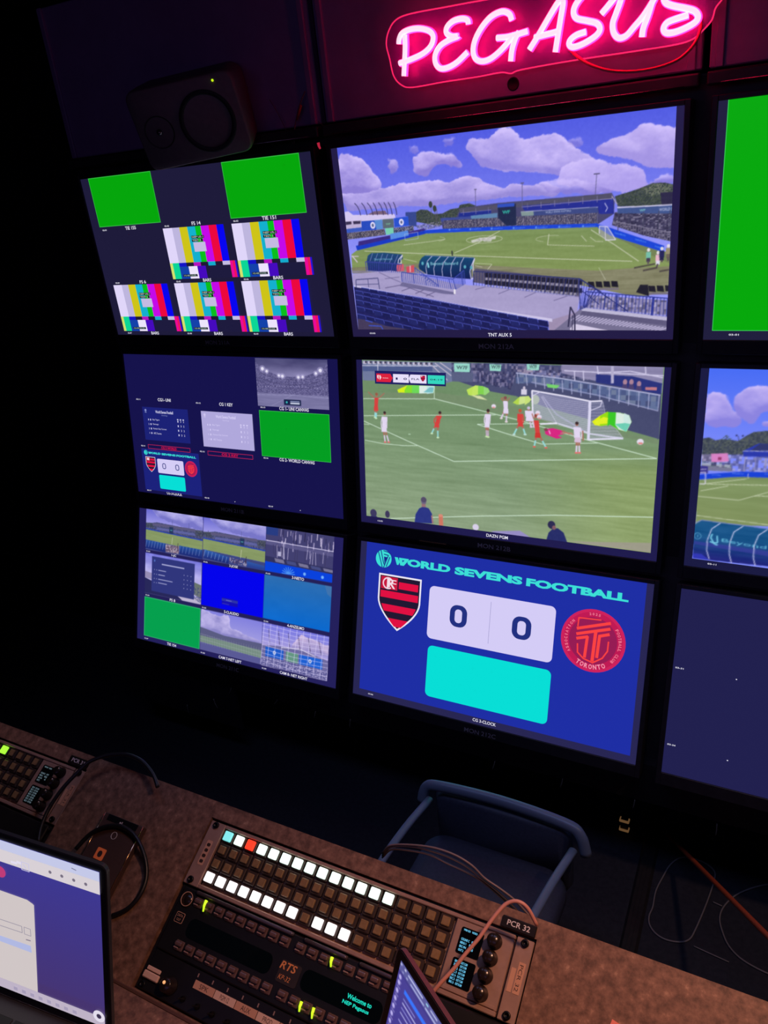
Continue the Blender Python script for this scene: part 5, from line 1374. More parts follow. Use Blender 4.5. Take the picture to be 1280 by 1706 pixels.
for a, b in ((0, 36), (60, 100)):
    cv.vgrad(130, 165, (40, 84, 160), (30, 44, 120), T((a, 77), (b, 78), (b, 100), (a, 97)))
    for i in range(7): cv.line(T((a + (b - a) * i / 7 + 2, 78), (a + (b - a) * i / 7, 94)), 1.6, (150, 166, 220), .8)
cv.poly(T((36, 80), (60, 80), (60, 98), (36, 98)), (120, 106, 130)); cv.blobs(T((36, 80), (60, 80), (60, 98), (36, 98)), [(210, 196, 206), (70, 50, 80), (150, 110, 130)], 3, .7, (3, 3)); cv.line(T((58, 72), (57, 86)), 2.4, (60, 50, 70)); cv.line(T((48, 60), (47, 78)), 2, (200, 206, 180))
T = tile(1, 0); wide(T, 9, (62,), 60)
cv.line(T((8, 30), (10, 44)), 2, (60, 60, 90)); cv.line(T((63, 62), (62, 82)), 2, (206, 210, 180))
cv.vgrad(130, 165, (50, 100, 180), (30, 44, 120), T((3, 76), (44, 84), (43, 100), (2, 96)))
for i in range(7): cv.line(T((4 + 6 * i, 77 + 1.2 * i), (2 + 6 * i, 92 + i)), 2, (150, 176, 226), .8)
cv.vgrad(140, 170, (50, 100, 180), (40, 60, 140), T((72, 86), (100, 90), (100, 100), (72, 100))); cv.blobs(T((44, 84), (72, 86), (72, 98), (44, 96)), [(210, 196, 206), (70, 50, 80), (150, 110, 130)], 3, .8, (3, 3)); cv.line(T((71, 76), (70, 90)), 2.4, (50, 40, 60))
T = tile(2, 0)
cv.poly(T((0, 0), (100, 0), (100, 100), (0, 100)), (66, 64, 112)); cv.poly(T((0, 0), (18, 0), (18, 18), (0, 18)), (40, 60, 130))
rg = random.Random(4)
for i in range(46):
    x, y = rg.uniform(18, 100), rg.uniform(0, 30); cv.line(T((x, y), (x + rg.uniform(-1, 1), y + rg.uniform(8, 20))), rg.uniform(2, 5), rg.choice([(160, 150, 190), (50, 46, 84), (110, 102, 150), (196, 186, 216)]))
cv.poly(T((0, 32), (100, 36), (100, 44), (0, 40)), (96, 92, 140), .8)
for i in range(24):
    x = rg.uniform(10, 98); cv.line(T((x, rg.uniform(36, 44)), (x + rg.uniform(-1.5, 1.5), rg.uniform(56, 72))), 2.4, rg.choice([(176, 168, 206), (60, 56, 96)]))
cv.line(T((0, 31), (100, 33)), 3, (214, 206, 240)); cv.line(T((27, 32), (29, 70)), 3, (206, 200, 230)); cv.rect(*T((19, 52))[0], *T((24, 62))[0], (180, 176, 210))
cv.poly(T((0, 66), (100, 70), (100, 82), (0, 78)), (50, 50, 92))
for i in range(5): cv.poly(T((14 + i * 18, 68 + i), (28 + i * 18, 69 + i), (30 + i * 18, 77 + i * .5), (16 + i * 18, 76 + i * .5)), (120, 116, 150) if i % 2 == 0 else (70, 76, 130))
cv.poly(T((0, 78), (100, 82), (100, 100), (0, 100)), (10, 66, 220))
for a in range(-90, 100, 22): cv.line([T((36, 98))[0], (T((36, 98))[0][0] + 30 * math.sin(math.radians(a)), T((36, 98))[0][1] - 26 * math.cos(math.radians(a)))], 3, (80, 150, 240))
for x in (60, 86): cv.ell(*T((x, 92))[0], 6, 6, (120, 180, 250))
T = tile(0, 1)
full = T((0, 0), (100, 0), (100, 100), (0, 100)); cv.vgrad(186, 260, (120, 120, 220), (190, 184, 240), full)
cv.streaks(full, 22, 5, 20, 12); cv.poly(T((0, 62), (20, 70), (60, 92), (70, 100), (0, 100)), (40, 40, 90)); cv.poly(T((0, 46), (12, 48), (12, 64), (0, 62)), (150, 140, 180)); cv.poly(T((60, 92), (100, 84), (100, 100), (68, 100)), (190, 180, 210)); cv.poly(T((88, 50), (100, 54), (100, 86), (88, 80)), (104, 116, 110)); cv.blobs(T((88, 60), (100, 62), (100, 98), (88, 90)), [(50, 60, 120), (120, 116, 140)], 3, .7, (2, 3))
cv.poly(T((12, 6), (88, 6), (88, 92), (12, 92)), (48, 54, 124))
for yy, a, b in ((22, 30, 70), (38, 24, 38), (49, 24, 36), (60, 24, 50), (69, 24, 40)): cv.line(T((a, yy), (b, yy)), 4.5 if yy == 22 else 3, (200, 200, 235), .85)
for yy in (38, 49, 60, 70):
    for xx in (17, 21, 70, 76, 82): cv.ell(*T((xx, yy))[0], 1.8, 1.8, (200, 200, 235), .9)
cv.ell(*T((17, 16))[0], 4, 5, (80, 110, 190))
T = tile(1, 1); cv.poly(T((0, 0), (100, 0), (100, 100), (0, 100)), (4, 4, 236)); cv.poly(T((34, 72), (60, 72), (60, 88), (34, 88)), (20, 14, 180)); cv.poly(T((34, 74), (60, 74), (60, 80), (34, 80)), (44, 50, 170)); cv.line(T((41, 77), (50, 77)), 2, (150, 150, 220)); cv.line(T((35, 86), (46, 86)), 1.5, (110, 110, 200))
T = tile(2, 1); f = T((0, 0), (100, 0), (100, 100), (0, 100)); cv.vgrad(186, 357, (44, 108, 176), (10, 104, 206), f); cv.poly(T((90, 0), (100, 0), (100, 24), (94, 18)), (80, 120, 170), .6); cv.streaks(f, 6, 6, 60, 30)
T = tile(0, 2); cv.poly(T((0, 0), (100, 0), (100, 99), (0, 99)), (60, 190, 120)); cv.poly(T((.8, 1.5), (99, 1.5), (99, 97.5), (.8, 97.5)), (6, 160, 78))
T = tile(1, 2); f = T((0, 0), (100, 0), (100, 98), (0, 98)); cv.vgrad(374, 470, (130, 128, 222), (168, 162, 226), f)
old = cv.p.copy(); cv.cloud(T((0, 0), (30, 8), (46, 0), (50, 30), (100, 46), (100, 60), (0, 50)), (200, 190, 240), (140, 134, 200), 8, 3, .9, 1, 14); cv.p = np.where((cv.GX[..., None] > f[0][0]) & (cv.GX[..., None] < f[1][0]) & (cv.GY[..., None] > f[0][1]), cv.p, old)
cv.poly(T((0, 44), (40, 52), (100, 50), (100, 66), (0, 66)), (90, 92, 130)); cv.poly(T((0, 64), (100, 66), (100, 84), (0, 80)), (118, 140, 130)); cv.poly(T((0, 80), (100, 84), (100, 98), (0, 98)), (90, 90, 150))
for i in range(26): cv.line(T((i * 4, 60), (i * 4 + 1, 84)), 1, (170, 180, 180), .6)
cv.line(T((0, 60), (100, 70)), 1.2, (180, 184, 200), .6); cv.line(T((0, 72), (100, 78)), 1.2, (180, 184, 200), .6)
T = tile(2, 2); f = T((0, 0), (100, 0), (100, 98), (0, 98)); cv.vgrad(374, 470, (120, 120, 226), (176, 164, 220), f)
old = cv.p.copy(); cv.cloud(T((60, 10), (100, 20), (100, 46), (40, 50)), (206, 186, 224), (150, 140, 200), 8, 3, .8, 1, 14); cv.p = np.where((cv.GX[..., None] > f[0][0]) & (cv.GY[..., None] > f[0][1]), cv.p, old)
cv.poly(T((0, 52), (30, 46), (60, 42), (80, 48), (100, 54), (100, 98), (0, 98)), (110, 106, 160)); cv.line(T((30, 48), (58, 42), (80, 50)), 3, (226, 216, 240))
for a, b, c in ((6, 34, (30, 90, 200)), (38, 56, (100, 150, 130)), (58, 92, (30, 96, 210))): cv.poly(T((a, 54), (b, 54), (b, 76), (a, 76)), c)
for x in (20, 74): cv.ell(*T((x, 64))[0], 7, 8, (200, 214, 246)); cv.ell(*T((x, 64))[0], 2.6, 4, (70, 90, 150))
cv.blobs(T((0, 78), (100, 78), (100, 96), (0, 96)), [(50, 54, 120), (190, 180, 220), (90, 90, 150)], 5, .8, (3, 2))
for i in range(6): cv.line(T((10 + i * 15, 12), (12 + i * 15.5, 44)), 2.2, (60, 50, 90))
for i in range(11): cv.line(T((i * 10 + 3, 0), (i * 10 - 1, 98)), 2.2, (220, 212, 250), .75)
for i in range(11): cv.line(T((0, i * 9.5 + 4), (50, i * 9.5 + 7), (100, i * 9.5 + 3)), 2.0, (220, 212, 250), .7)
picture('screen_image', M0C, cv, label='nine small camera pictures')
P0 = [(184.3,184.8),(209,181.3),(484.6,184.8),(526.9,178.6),(783.2,184.8),(837.4,179.8),(180.2,372.4),(210.1,368.1),(466.8,373.8),(539.6,365.3),(771.3,371.1),(848.2,362.5),(171,563.3),(221.2,555.7),(447.3,557.9),(561.4,549.4),(747,560.2),(873.3,550)]
names = ['1-JC', '2-JOSE', '3-NIETO', 'FS 8', '5-CLAUDIO', '4-ANZELMO', 'TIE 154', 'CAM 7-NET LEFT', 'CAM 8- NET RIGHT']
captions(M0C, [(s, P0[2 * i][0], P0[2 * i + 1][0], (183, 370, 559)[i // 3], 11) for i, s in enumerate(names)]
    + [('01:%02d' % (i + 1), x, x + 21, y, 5) for i, (x, y) in enumerate(((44, 180.5), (354, 181.5), (662, 182), (45, 368), (354, 369), (662, 369.5), (44, 556), (354, 556.5), (662, 557)))])

# ================================================================ operator console
SL = math.radians(28)
DESK = frame((0, -1.48167, 1.3118), (1, 0, 0), (0, math.cos(SL), math.sin(SL)))
def desk_at(u, v, h=0.0):
    return DESK @ Matrix.Translation((u / 1000, -v / 1000, h / 1000))
M_GRANITE = noisy('brown_speckled_laminate', (92, 66, 52), (136, 100, 80), 85, 0.5, detail=10, lo=.36, hi=.60, c3=(170, 132, 106), bump=.12, spec=.35)
nt = M_GRANITE.node_tree
M_EDGE = mat('laminate_edge', (90, 62, 50), 0.45)
con = thing('operator_console', 'brown speckled console with a sloping control desk and flat worktop', 'console', DESK)
m = Mesh(M_GRANITE)
T0, T1, B1 = -31, -8.5, 217.5
for a, b in ((-1900, -661), (-168.5, 91.5), (580.5, 1300)):
    m.box(a, b, -220, 31, -22, 0)
for a, b in ((-661, -168.5), (91.5, 580.5)):
    m.box(a, b, -T1, 31, -22, 0)
    m.box(a, b, -220, -B1, -22, 0)
m.build('sloping_top', con)
for a, b in ((-661, -168.5), (91.5, 580.5)):
    m = Mesh(M_SOFTBLACK)
    m.box(a, b, -B1, -T1, -60, -24)
    m.build('recess', con)
m = Mesh(M_EDGE)
m.box(-1900, 1300, -223.5, -219, -14, 1.2, bev=1)
m.build('front_rail', con)
m = Mesh(M_RACK)
Mi = DESK.inverted()
def wbox(m, x0, x1, y0, y1, z0, z1, bev=0):
    m.box(x0, x1, y0, y1, z0, z1, bev, M=Matrix.Scale(1000, 4) @ Mi @ Matrix.Scale(.001, 4))
wbox(m, -1900, 1300, -1690, -1462, 20, 1180)
m.build('base_cabinet', con)
m = Mesh(M_GRANITE)
wbox(m, -1900, 1300, -2040, -1677, 1178, 1207)
m.build('worktop', con)
m = Mesh(M_RACK)
m.box(-2400, 1700, -3300, -1600, 0, 18)
tag(m.build('rear_platform'), 'low dark platform under the rear console', 'platform')

# ---- switcher style router panels
M_PANEL = noisy('warm_grey_anodised', (156, 124, 108), (168, 134, 118), 60, 0.42, 0.2, bump=0.04)
M_CELL = mat('smoked_key_body', (58, 46, 40), 0.35)
M_CAP = noisy('amber_smoked_key_cap', (126, 98, 62), (140, 110, 74), 200, 0.4)
M_KW = mat('lit_key_white', (240, 240, 240), 0.4, emit=(1.25, 1.18, 1.22))
M_KM = mat('lit_key_mint', (220, 255, 240), 0.4, emit=(0.98, 1.25, 1.12))
M_KC = mat('lit_key_cyan', (120, 220, 220), 0.4, emit=(0.20, 0.72, 0.72))
M_KR = mat('lit_key_red', (240, 60, 30), 0.4, emit=(1.2, 0.05, 0.02))
M_KG = mat('lit_key_green', (160, 255, 40), 0.4, emit=(0.42, 1.2, 0.05))
M_BOLT = mat('black_oxide_bolt', (20, 17, 17), 0.35, 0.6)
M_KNOB = mat('dark_glossy_knob', (42, 33, 30), 0.22, 0.3)
M_STICK = mat('tan_tape_label', (196, 146, 116), 0.7)
M_STICK2 = mat('pale_tape_label', (214, 176, 150), 0.7)
M_INK = mat('dark_ink', (60, 40, 36), 0.7)
M_LCD = mat('black_lcd_glass', (8, 10, 14), 0.15)
def bolts(root, pts, h=0.5):
    for u, v in pts:
        m = Mesh(M_BOLT)
        m.lathe([(0, h), (4.6, h), (4.6, h + 2.4), (3.9, h + 3.2), (2.1, h + 3.2), (1.8, h + 1.4), (0, h + 1.4)], (u, -v, 0), (0, 0, 1), 20)
        m.build('rack_bolt', root)
def router(u0, label, plate, lit, cyan):
    root = thing('router_control_panel', label, 'control panel', desk_at(u0, 0), 'rack panels in the sloping console')
    for a, b in ((0, 25.5), (464, 484.5)):
        m = Mesh(M_PANEL)
        m.box(a, b, -82.5, 5, -6, -.5, bev=.8)
        m.build('rack_ear', root)
    m = Mesh(M_PANEL)
    m.box(26, 462, 0.2, 5, -8, .5, bev=1)
    m.box(26, 462, -82.5, -77, -8, .5, bev=1)
    m.box(26, 462, -77, 0.2, -12, -7)
    m.build('face_frame', root)
    bolts(root, ((10.5, 0), (10.5, 76), (474.5, 0), (474.5, 76)), -.5)
    for j in range(4):
        for i in range(18):
            x, y = 37 + 19.93 * i, -(8 + 18.95 * j)
            em = None
            if (j, i) in lit: em = lit[(j, i)]
            m = Mesh(M_CELL, M_CAP) if em is None else Mesh(M_CELL, em)
            m.box(x - 9.2, x + 9.2, y - 8.7, y + 8.7, -7, -1.5, bev=1.2)
            s = 5.4 if em is None else 6.4
            m.box(x - s, x + s, y - s, y + s, -2.5, 1.2 if em is None else 2.2, bev=.9, mi=1)
            m.build('key', root, label=None if em is None else {M_KW: 'lit white key', M_KM: 'lit mint white key', M_KC: 'lit cyan key', M_KR: 'lit red key', M_KG: 'lit green key'}[em])
    m = Mesh(M_PANEL)
    m.box(388.5, 461.5, -77, 0.2, -8, -.6, bev=1)
    m.box(391, 459, -76, -72.5, -.6, .5, bev=.4)
    m.build('display_plate', root)
    for k, (v0, v1) in enumerate(((6.5, 35.5), (40.5, 69.5))):
        m = Mesh(M_LCD)
        m.prism([(412 + x, -(v0 + v1) / 2 + y) for x, y in rr2(28.5, 29, 2.2)], -.6, .3)
        d = m.build('small_display', root)
        g = Graphic(1.0)
        C = (110, 200, 240) if cyan else (92, 110, 120)
        if k == 0:
            L = (('VFB0 SDI', 400.5, 409, 10.5, 2.2), ('VIDEO', 411, 418, 10.5, 2.2), ('COLINE C', 400.5, 411, 21, 2.6), ('MENU 1', 400.5, 408, 25, 2.6), ('SRC PN', 400.5, 409, 29, 2.6), ('OUT 2', 400.5, 407, 33, 2.6), ('FFT', 414, 419, 21, 2.6), ('FINE', 412, 418, 25, 2.6), ('45', 415, 418, 29, 2.6))
        else:
            L = tuple(x for n_ in range(7) for x in ((('SRC %d' % n_), 400.5, 406.5, 45.5 + n_ * 3.7, 2.6), (('OUT %d CAM' % (n_ + 2)), 408.5, 416.5, 45.5 + n_ * 3.7, 2.6)))
        for s, a, b, y, hh in L:
            g.text(s, a, b, y, hh, C, bold=.03)
        g.z = 0
        o = g.build('display_text', d)
    for v in (9.6, 28, 46.8, 66):
        m = Mesh(M_KNOB)
        m.lathe([(0, -.6), (9, -.6), (9, 1.2), (7.6, 3), (7.2, 12.5), (6.2, 14), (0, 14)], (440, -v, 0), (0, 0, 1), 28)
        m.box(439.5, 440.5, -v - 6.4, -v + 6.4, 13.8, 14.4)
        m.build('knob', root)
    m = Mesh(M_STICK, M_INK)
    m.box(466.5, 472, -53, -28, -.5, -.1)
    m.box(473.5, 481.5, -53, -20, -.5, -.1)
    R = Matrix.Rotation(math.radians(-90), 4, 'Z')
    V, F = glyphs(plate, 0, 0)
    vv = [m.bm.verts.new((475 + v_[1] * 6.2, -22 - v_[0] * 9.2, .05)) for v_ in V]
    for f in F:
        try: m.bm.faces.new([vv[i] for i in f]).material_index = 1
        except ValueError: pass
    m.build('ear_sticker', root, label='tan sticker lettered ' + plate)
    m = Mesh(M_STICK, M_CELL)
    m.prism([(13 + x, -38 + y) for x, y in rr2(9.5, 34, 2)], -.5, -.2, mi=0)
    for k in range(4):
        m.prism([(13 + x, -27 - 7.6 * k + y) for x, y in rr2(6, 4.6, 2)], -.2, 0, mi=1)
    m.build('ear_legend', root, label='pale rounded legend on the left ear')
    return root
LIT2 = {(0, i): M_KM for i in range(14)}
LIT2[(0, 0)] = M_KC; LIT2[(0, 2)] = M_KR
for i in (0, 1, 2, 3, 4, 5, 6, 7, 9, 10, 11): LIT2[(3, i)] = M_KW
router(94, 'router control panel with two rows of brightly lit white keys', 'PCR 32', LIT2, True)
router(-654, 'unlit router control panel with one green key, beside the big laptop', 'PCR 31', {(0, 13): M_KG}, False)
M_PLATE = mat('black_engraved_plate', (26, 20, 20), 0.35)
for u0, s, lb in ((94, 'PCR 32', 'right of the lit router panel'), (-654, 'PCR 31', 'above the unlit left router panel')):
    t = thing('name_plate', 'black name plate with white letters ' + s + ', ' + lb, 'name plate', desk_at(u0 + 463, -15), 'name plates on the console')
    m = Mesh(M_PLATE); m.box(-21, 21, -6.5, 6.5, 0, 3.5, bev=.8); m.build('plate', t)
    m = Mesh(M_WHITE); m.text(s, -14, 14, -3, 6.2, 3.5, 3.8, bold=.01); m.build('lettering', t, fix=False)

# ---- intercom key panels below the router panels
M_RTS = noisy('black_intercom_face', (15, 14, 14), (20, 18, 18), 50, 0.45, bump=.04)
M_RTSB = noisy('brown_grey_intercom_face', (44, 36, 33), (50, 42, 38), 50, 0.45, bump=.04)
M_LEV = mat('smoky_lever_key', (96, 72, 68), 0.3)
M_LEVT = mat('lever_key_tip', (150, 122, 116), 0.25)
M_GLED = mat('green_lever_light', (180, 255, 40), 0.4, emit=(0.62, 0.95, 0.02))
M_GLASS = mat('dark_green_display_glass', (6, 14, 18), 0.12)
M_CHROME = mat('glossy_edge_roll', (92, 80, 84), 0.18, 0.5)
def intercom(u0, label, full):
    root = thing('intercom_key_panel', label, 'intercom panel', desk_at(u0, 0), 'intercom panels in the sloping console')
    m = Mesh(M_RTS)
    m.box(0, 484.5, -216, -84.5, -14, -4, bev=1.5)
    m.box(8, 476, -166, -86, -6, 1.5, bev=1.5)
    m.box(8, 476, -215, -167, -6, -1.5, bev=1)
    m.build('front_panel', root)
    m = Mesh(M_RTSB)
    m.prism([(180 + 25 + x, -129 + y) for x, y in rr2(30, 25, 3)], 1.5, 2.2)
    m.build('badge', root)
    m = Mesh(mat('copper_lettering', (236, 150, 90), 0.35, 0.2))
    m.text('RTS', 190, 214, -127, 9, 2.2, 2.5, shear=.2, bold=.02)
    m.text('KP-32', 193, 210, -138, 5.5, 2.2, 2.5, shear=.2)
    m.build('badge_lettering', root, fix=False)
    for a, b in ((31, 192), (209, 272), (290, 350)):
        m = Mesh(M_CHROME)
        m.tube([(a, -87.5, 2), (a + 3, -87.5, 3.5), (b - 3, -87.5, 3.5), (b, -87.5, 2)], 2.6, 8)
        m.build('edge_roll', root)
    for a, b, v in ((40, 178, 129), (224, 336, 127)):
        m = Mesh(M_GLASS)
        m.prism([((a + b) / 2 + x, -v + y) for x, y in rr2(b - a, 24, 9)], 1.4, 2.0)
        m.build('display_window', root)
    if full:
        g = Graphic(1.0); g.z = .0018
        g.text('Welcome to', 288, 321.5, 125.8, 5.2, (30, 222, 196), bold=.025)
        g.text('NEP Pegasus', 284.5, 320.5, 133.6, 5.2, (30, 222, 196), bold=.025)
        g.build('display_text', root, label='glowing teal display text Welcome to NEP Pegasus')
    us = [41 + 17.9 * i for i in range(9)] + [208 + 17.9 * i for i in range(9)]
    for v in (98.5, 153):
        for x in us:
            if x > 360: continue
            m = Mesh(M_LEV, M_LEVT)
            m.box(x - 7, x + 7, -v - 6, -v + 6, 1, 3.6, bev=1)
            m.box(x - 5.5, x + 5.5, -v - 1, -v + 4.5, 3.2, 8, bev=1.6, seg=2)
            m.box(x - 6.5, x + 1, -v - 4.2, -v - 2.4, 3.4, 5.6, bev=.6, mi=1)
            m.build('lever_key', root)
    bolts(root, ((10.5, 92), (10.5, 210), (474.5, 92), (474.5, 210)), -4)
    m = Mesh(M_KNOB, M_STICK)
    m.lathe([(0, 1.5), (9, 1.5), (9, 3.2), (0, 3.6)], (21, -100, 0), (0, 0, 1), 28)
    m.lathe([(8.4, 3.3), (9.4, 3.3), (9.4, 3.9), (8.4, 3.9), (8.4, 3.3)], (21, -100, 0), (0, 0, 1), 28, mi=1)
    m.build('round_key', root, label='round key with a pale ring')
    m = Mesh(M_STICK, M_RTS)
    m.prism([(22 + x, -123.5 + y) for x, y in rr2(14, 13, 2)], 1.5, 1.8)
    m.prism([(22 + x, -123.5 + y) for x, y in rr2(12.6, 11.6, 1.6)], 1.7, 2.0, mi=1)
    m.text('DATA', 17.5, 26.5, -122.5, 3, 2, 2.1, mi=0); m.text('OUT', 18.5, 25.5, -127.5, 3, 2, 2.1, mi=0)
    m.build('square_legend', root, label='small outlined square legend')
    return root
IC = intercom(94, 'black intercom panel with a teal display welcoming the crew', True)
intercom(-654, 'black intercom panel half hidden behind the big laptop', False)
for k_, ((xa, ya), (xb, yb)) in enumerate(([(147.3,92.3),(149.1,105.7)], [(348.7,93.4),(350.9,103.3)], [(331.5,149.6),(332.3,159.7)], [(349.4,149.8),(350.8,160.4)])):
    m = Mesh(M_GLED)
    m.tube([(xa - 94, -ya, 7), ((xa + xb) / 2 - 94, -(ya + yb) / 2, 8.5), (xb - 94, -yb, 6)], lambda t: 2.3 - 1.2 * t, 8)
    m.build('lever_light', IC, label='lit yellow-green lever marker')
x_ = [(107,194),(131.3,195.5)]
m = Mesh(M_STICK2, M_RTS)
m.box(x_[0][0] - 100, x_[0][0] - 74, -202, -193.5, -1.5, 2.5, bev=1.2)
m.box(x_[0][0] - 99, x_[0][0] - 76, -192.5, -187.5, -1.5, .5, bev=.8)
m.build('wide_key', IC, label='pale wide key at the lower left corner')
m = Mesh(M_KNOB)
m.lathe([(0, -1.5), (11, -1.5), (11, 1), (9, 3), (8.5, 11), (7, 12.5), (0, 12.5)], (52, -198, 0), (0, 0, 1), 30)
m.build('volume_knob', IC)
m = Mesh(mat('amber_knob_glow', (250, 190, 130), 0.3, emit=(250, 180, 120), strength=.8))  # amber light on the knob, put in as an emissive dot
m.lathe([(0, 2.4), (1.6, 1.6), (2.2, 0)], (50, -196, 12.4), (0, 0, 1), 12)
m.build('knob_glow', IC)
for k_ in range(6):
    m = Mesh(M_STICK if k_ % 2 == 0 else M_STICK2, M_INK)
    a_ = 84 + k_ * 33.4
    m.box(a_, a_ + 32.4, -188, -178.5, -1.5, -.9)
    m.text(('SPK', 'PGM 12', 'AUX', 'PROD', 'DIR', 'TX 4')[k_], a_ + 9, a_ + 23, -186, 5.5, -.9, -.8, mi=1)
    m.build('tape_label', IC, label='strip of masking tape with a handwritten name' if k_ < 3 else None)
rg = random.Random(3)
for k_ in range(9):
    m = Mesh(M_BOLT, M_LEVT)
    a_ = 78 + k_ * 24
    m.lathe([(0, -1.5), (3.4, -1.5), (3.4, 1.5), (1.4, 2.4), (1.0, 11), (0, 11.6)], (a_, -204, 0), (0, 0, 1), 14)
    m.build('toggle_switch', IC)
    m = Mesh(M_LEVT); m.box(84 + k_ * 24, 85.4 + k_ * 24, -175.5, -171, -1.5, -.8); m.build('tick_mark', IC, fix=False)

# ---- power pack beside the big laptop, with its cables
t = thing('power_pack', 'flat dark metal box with bright edges lying between the two control panels', 'power pack', desk_at(-43, 92))
m = Mesh(noisy('brushed_brown_metal', (84, 62, 56), (96, 72, 64), 120, 0.42, 0.3, stretch=(1, 20, 1)))
m.box(-39, 39, -57, 54, 0, 11, bev=1.6, seg=2)
m.build('body', t)
m = Mesh(mat('polished_bright_edge', (236, 190, 150), 0.15, 1.0))
m.tube([(-38.6, -56, 10.6), (-38.6, 53, 10.6)], .9, 6); m.build('edge_trim', t)
m = Mesh(MATS['polished_bright_edge']); m.tube([(38.6, -56, 10.6), (38.6, 53, 10.6)], .9, 6); m.build('edge_trim', t)
m = Mesh(M_BLACK); m.box(-30, 30, 44, 53, 10.8, 11.3); m.build('end_strip', t)
m = Mesh(M_WHITE)
m.lathe([(4.6, 11), (5.4, 11), (5.4, 11.5), (4.6, 11.5), (4.6, 11)], (-2, 28, 0), (0, 0, 1), 30)
m.box(-4, -1.5, 45, 48, 11.3, 11.5); m.box(0, 1.2, 44.5, 49, 11.3, 11.5)
m.build('ring_mark', t)
m = Mesh(mat('copper_frame_glow', (230, 110, 60), 0.4, emit=(150, 70, 40), strength=.3), M_INK)  # copper-coloured label frame, its orange glow put in as emission
m.prism([(-9 + x, -1 + y) for x, y in rr2(17, 16, 2)], 11, 11.7)
m.prism([(-9 + x, -1 + y) for x, y in rr2(8, 9, 3.8)], 11.6, 11.9, mi=1)
m.build('label_frame', t, label='small orange-brown label frame, glow put in')
def dcable(name, label, pts, r, material, hs, sp=5, group=None):
    """cable over the sloping desk; pts in desk millimetres, hs heights above it"""
    base = desk_at(pts[0][0], pts[0][1])
    m = Mesh(material)
    m.tube([(p[0] - pts[0][0], -(p[1] - pts[0][1]), h) for p, h in zip(pts, hs)], r, 10, smoothpath=sp)
    return tag(m.build(name, None, base), label, 'cable', group)
P_ = [(-95,100.1),(-87.7,80.2),(-74.4,65.2),(-57.5,54.7),(-37.2,49.2),(-10.9,52.3),(10.5,63),(28.2,80),(38.3,98.8),(40.9,119.4),(34.9,137.3),(24.3,148.7),(14.5,155.9)]
dcable('coiled_cable', 'thick black cable looping over the flat metal box', P_, 3.2, M_DARKCABLE, [14, 14, 16, 16, 16, 16, 14, 8, 4, 4, 4, 4, 4])
P_ = [(-161.6,112.2),(-170.5,96.8),(-175.9,80.1),(-178.1,58.9),(-174.5,30.8),(-165.7,5.7),(-158.9,-11)]
Q_ = [(-158.9,-11),(-149.7,-22.1),(-126,-37.2),(-94.2,-46.8),(-64.2,-46.2),(-40.5,-38.9),(-21.7,-29.3),(-8.1,-18.3)]
dcable('black_lead', 'black lead rising from the left panel and arching over the far desk edge', P_ + Q_[1:], 3.0, M_DARKCABLE, [20] * (len(P_) + len(Q_) - 1))

# ================================================================ laptops
M_LAPB = mat('laptop_black_shell', (20, 19, 21), 0.4)
M_LAPG = mat('laptop_grey_rim', (70, 70, 74), 0.35, 0.4)
def laptop(name, label, org, U, V, W, H, bz, rim, depth, chin, cat='laptop'):
    U = Vector(U).normalized(); V = Vector(V)
    root = thing(name, label, cat, frame(org, U, -V))
    m = Mesh(rim, M_LAPB)
    m.prism([(W / 2 + x, -H / 2 - (chin - bz) / 2 + y) for x, y in rr2(W + 2 * bz, H + bz + chin, 9)], -6, -1.0)
    m.prism([(W / 2 + x, -H / 2 - (chin - bz) / 2 + y) for x, y in rr2(W + 2 * bz - 2.4, H + bz + chin - 2.4, 8)], -1.2, 0.0, mi=1)
    m.build('lid', root)
    # base lies level on the worktop, reaching towards the user
    zl = root.matrix_world.to_3x3().inverted() @ Vector((0, 0, 1))
    n = root.matrix_world.to_3x3().inverted() @ Vector((0, 0, 1))
    x = Vector((1, 0, 0)); up = (n - x * n.dot(x)).normalized(); fwd = x.cross(up).normalized()
    if fwd.z < 0: fwd = -fwd
    Mb = Matrix(((x.x, fwd.x, up.x, 0), (x.y, fwd.y, up.y, -H - chin - 1), (x.z, fwd.z, up.z, -2), (0, 0, 0, 1)))
    m = Mesh(rim, M_LAPB)
    m.box(-bz, W + bz, 0, depth, -10, -1, bev=2, M=Mb)
    m.build('base', root)
    m = Mesh(M_LAPB)
    for r in range(5):
        for c in range(14):
            m.box(14 + c * (W - 28) / 14, 14 + (c + .86) * (W - 28) / 14, 22 + r * 18, 37 + r * 18, -1, .4, bev=.5, M=Mb)
    m.build('keyboard', root)
    return root
LA = laptop('laptop', 'large open laptop at the lower left showing a white card on purple blue', (-0.26284, -1.74491, 1.48967), (0.9832, 0.1518, -0.101), (-0.0651, -0.2247, -0.9723), 400, 225, 9, M_LAPG, 255, 14)
g = Graphic(1.0); g.z = .0003
cvv = Canvas(0, 0, 400, 225, 200, 112)
cvv.vgrad(0, 225, (60, 56, 150), (70, 52, 112)); cvv.vgrad(196, 225, (70, 52, 112), (70, 52, 108), [(0, 196), (400, 196), (400, 225), (0, 225)])
picture('screen_image', LA, cvv, U=1000 / 1000, z=.0003)
g = Graphic(1.0); g.z = .0005
T_ = [(256.3,-0),(400.2,-0.1),(255.5,9.1),(399.9,7.1),(254.8,18.7),(399.4,18.6),(250.2,73.7),(291.3,74.1),(299.3,78.1),(299.6,215.8),(238.4,218.2),(238.8,213),(299.3,215.4),(400.9,217.3),(237.8,225.8)]
g.poly([(0, 0), (400, 0), (400, 13), (0, 13)], (196, 200, 232)); g.poly([(0, 13), (400, 13), (400, 31), (0, 31)], (216, 208, 214))
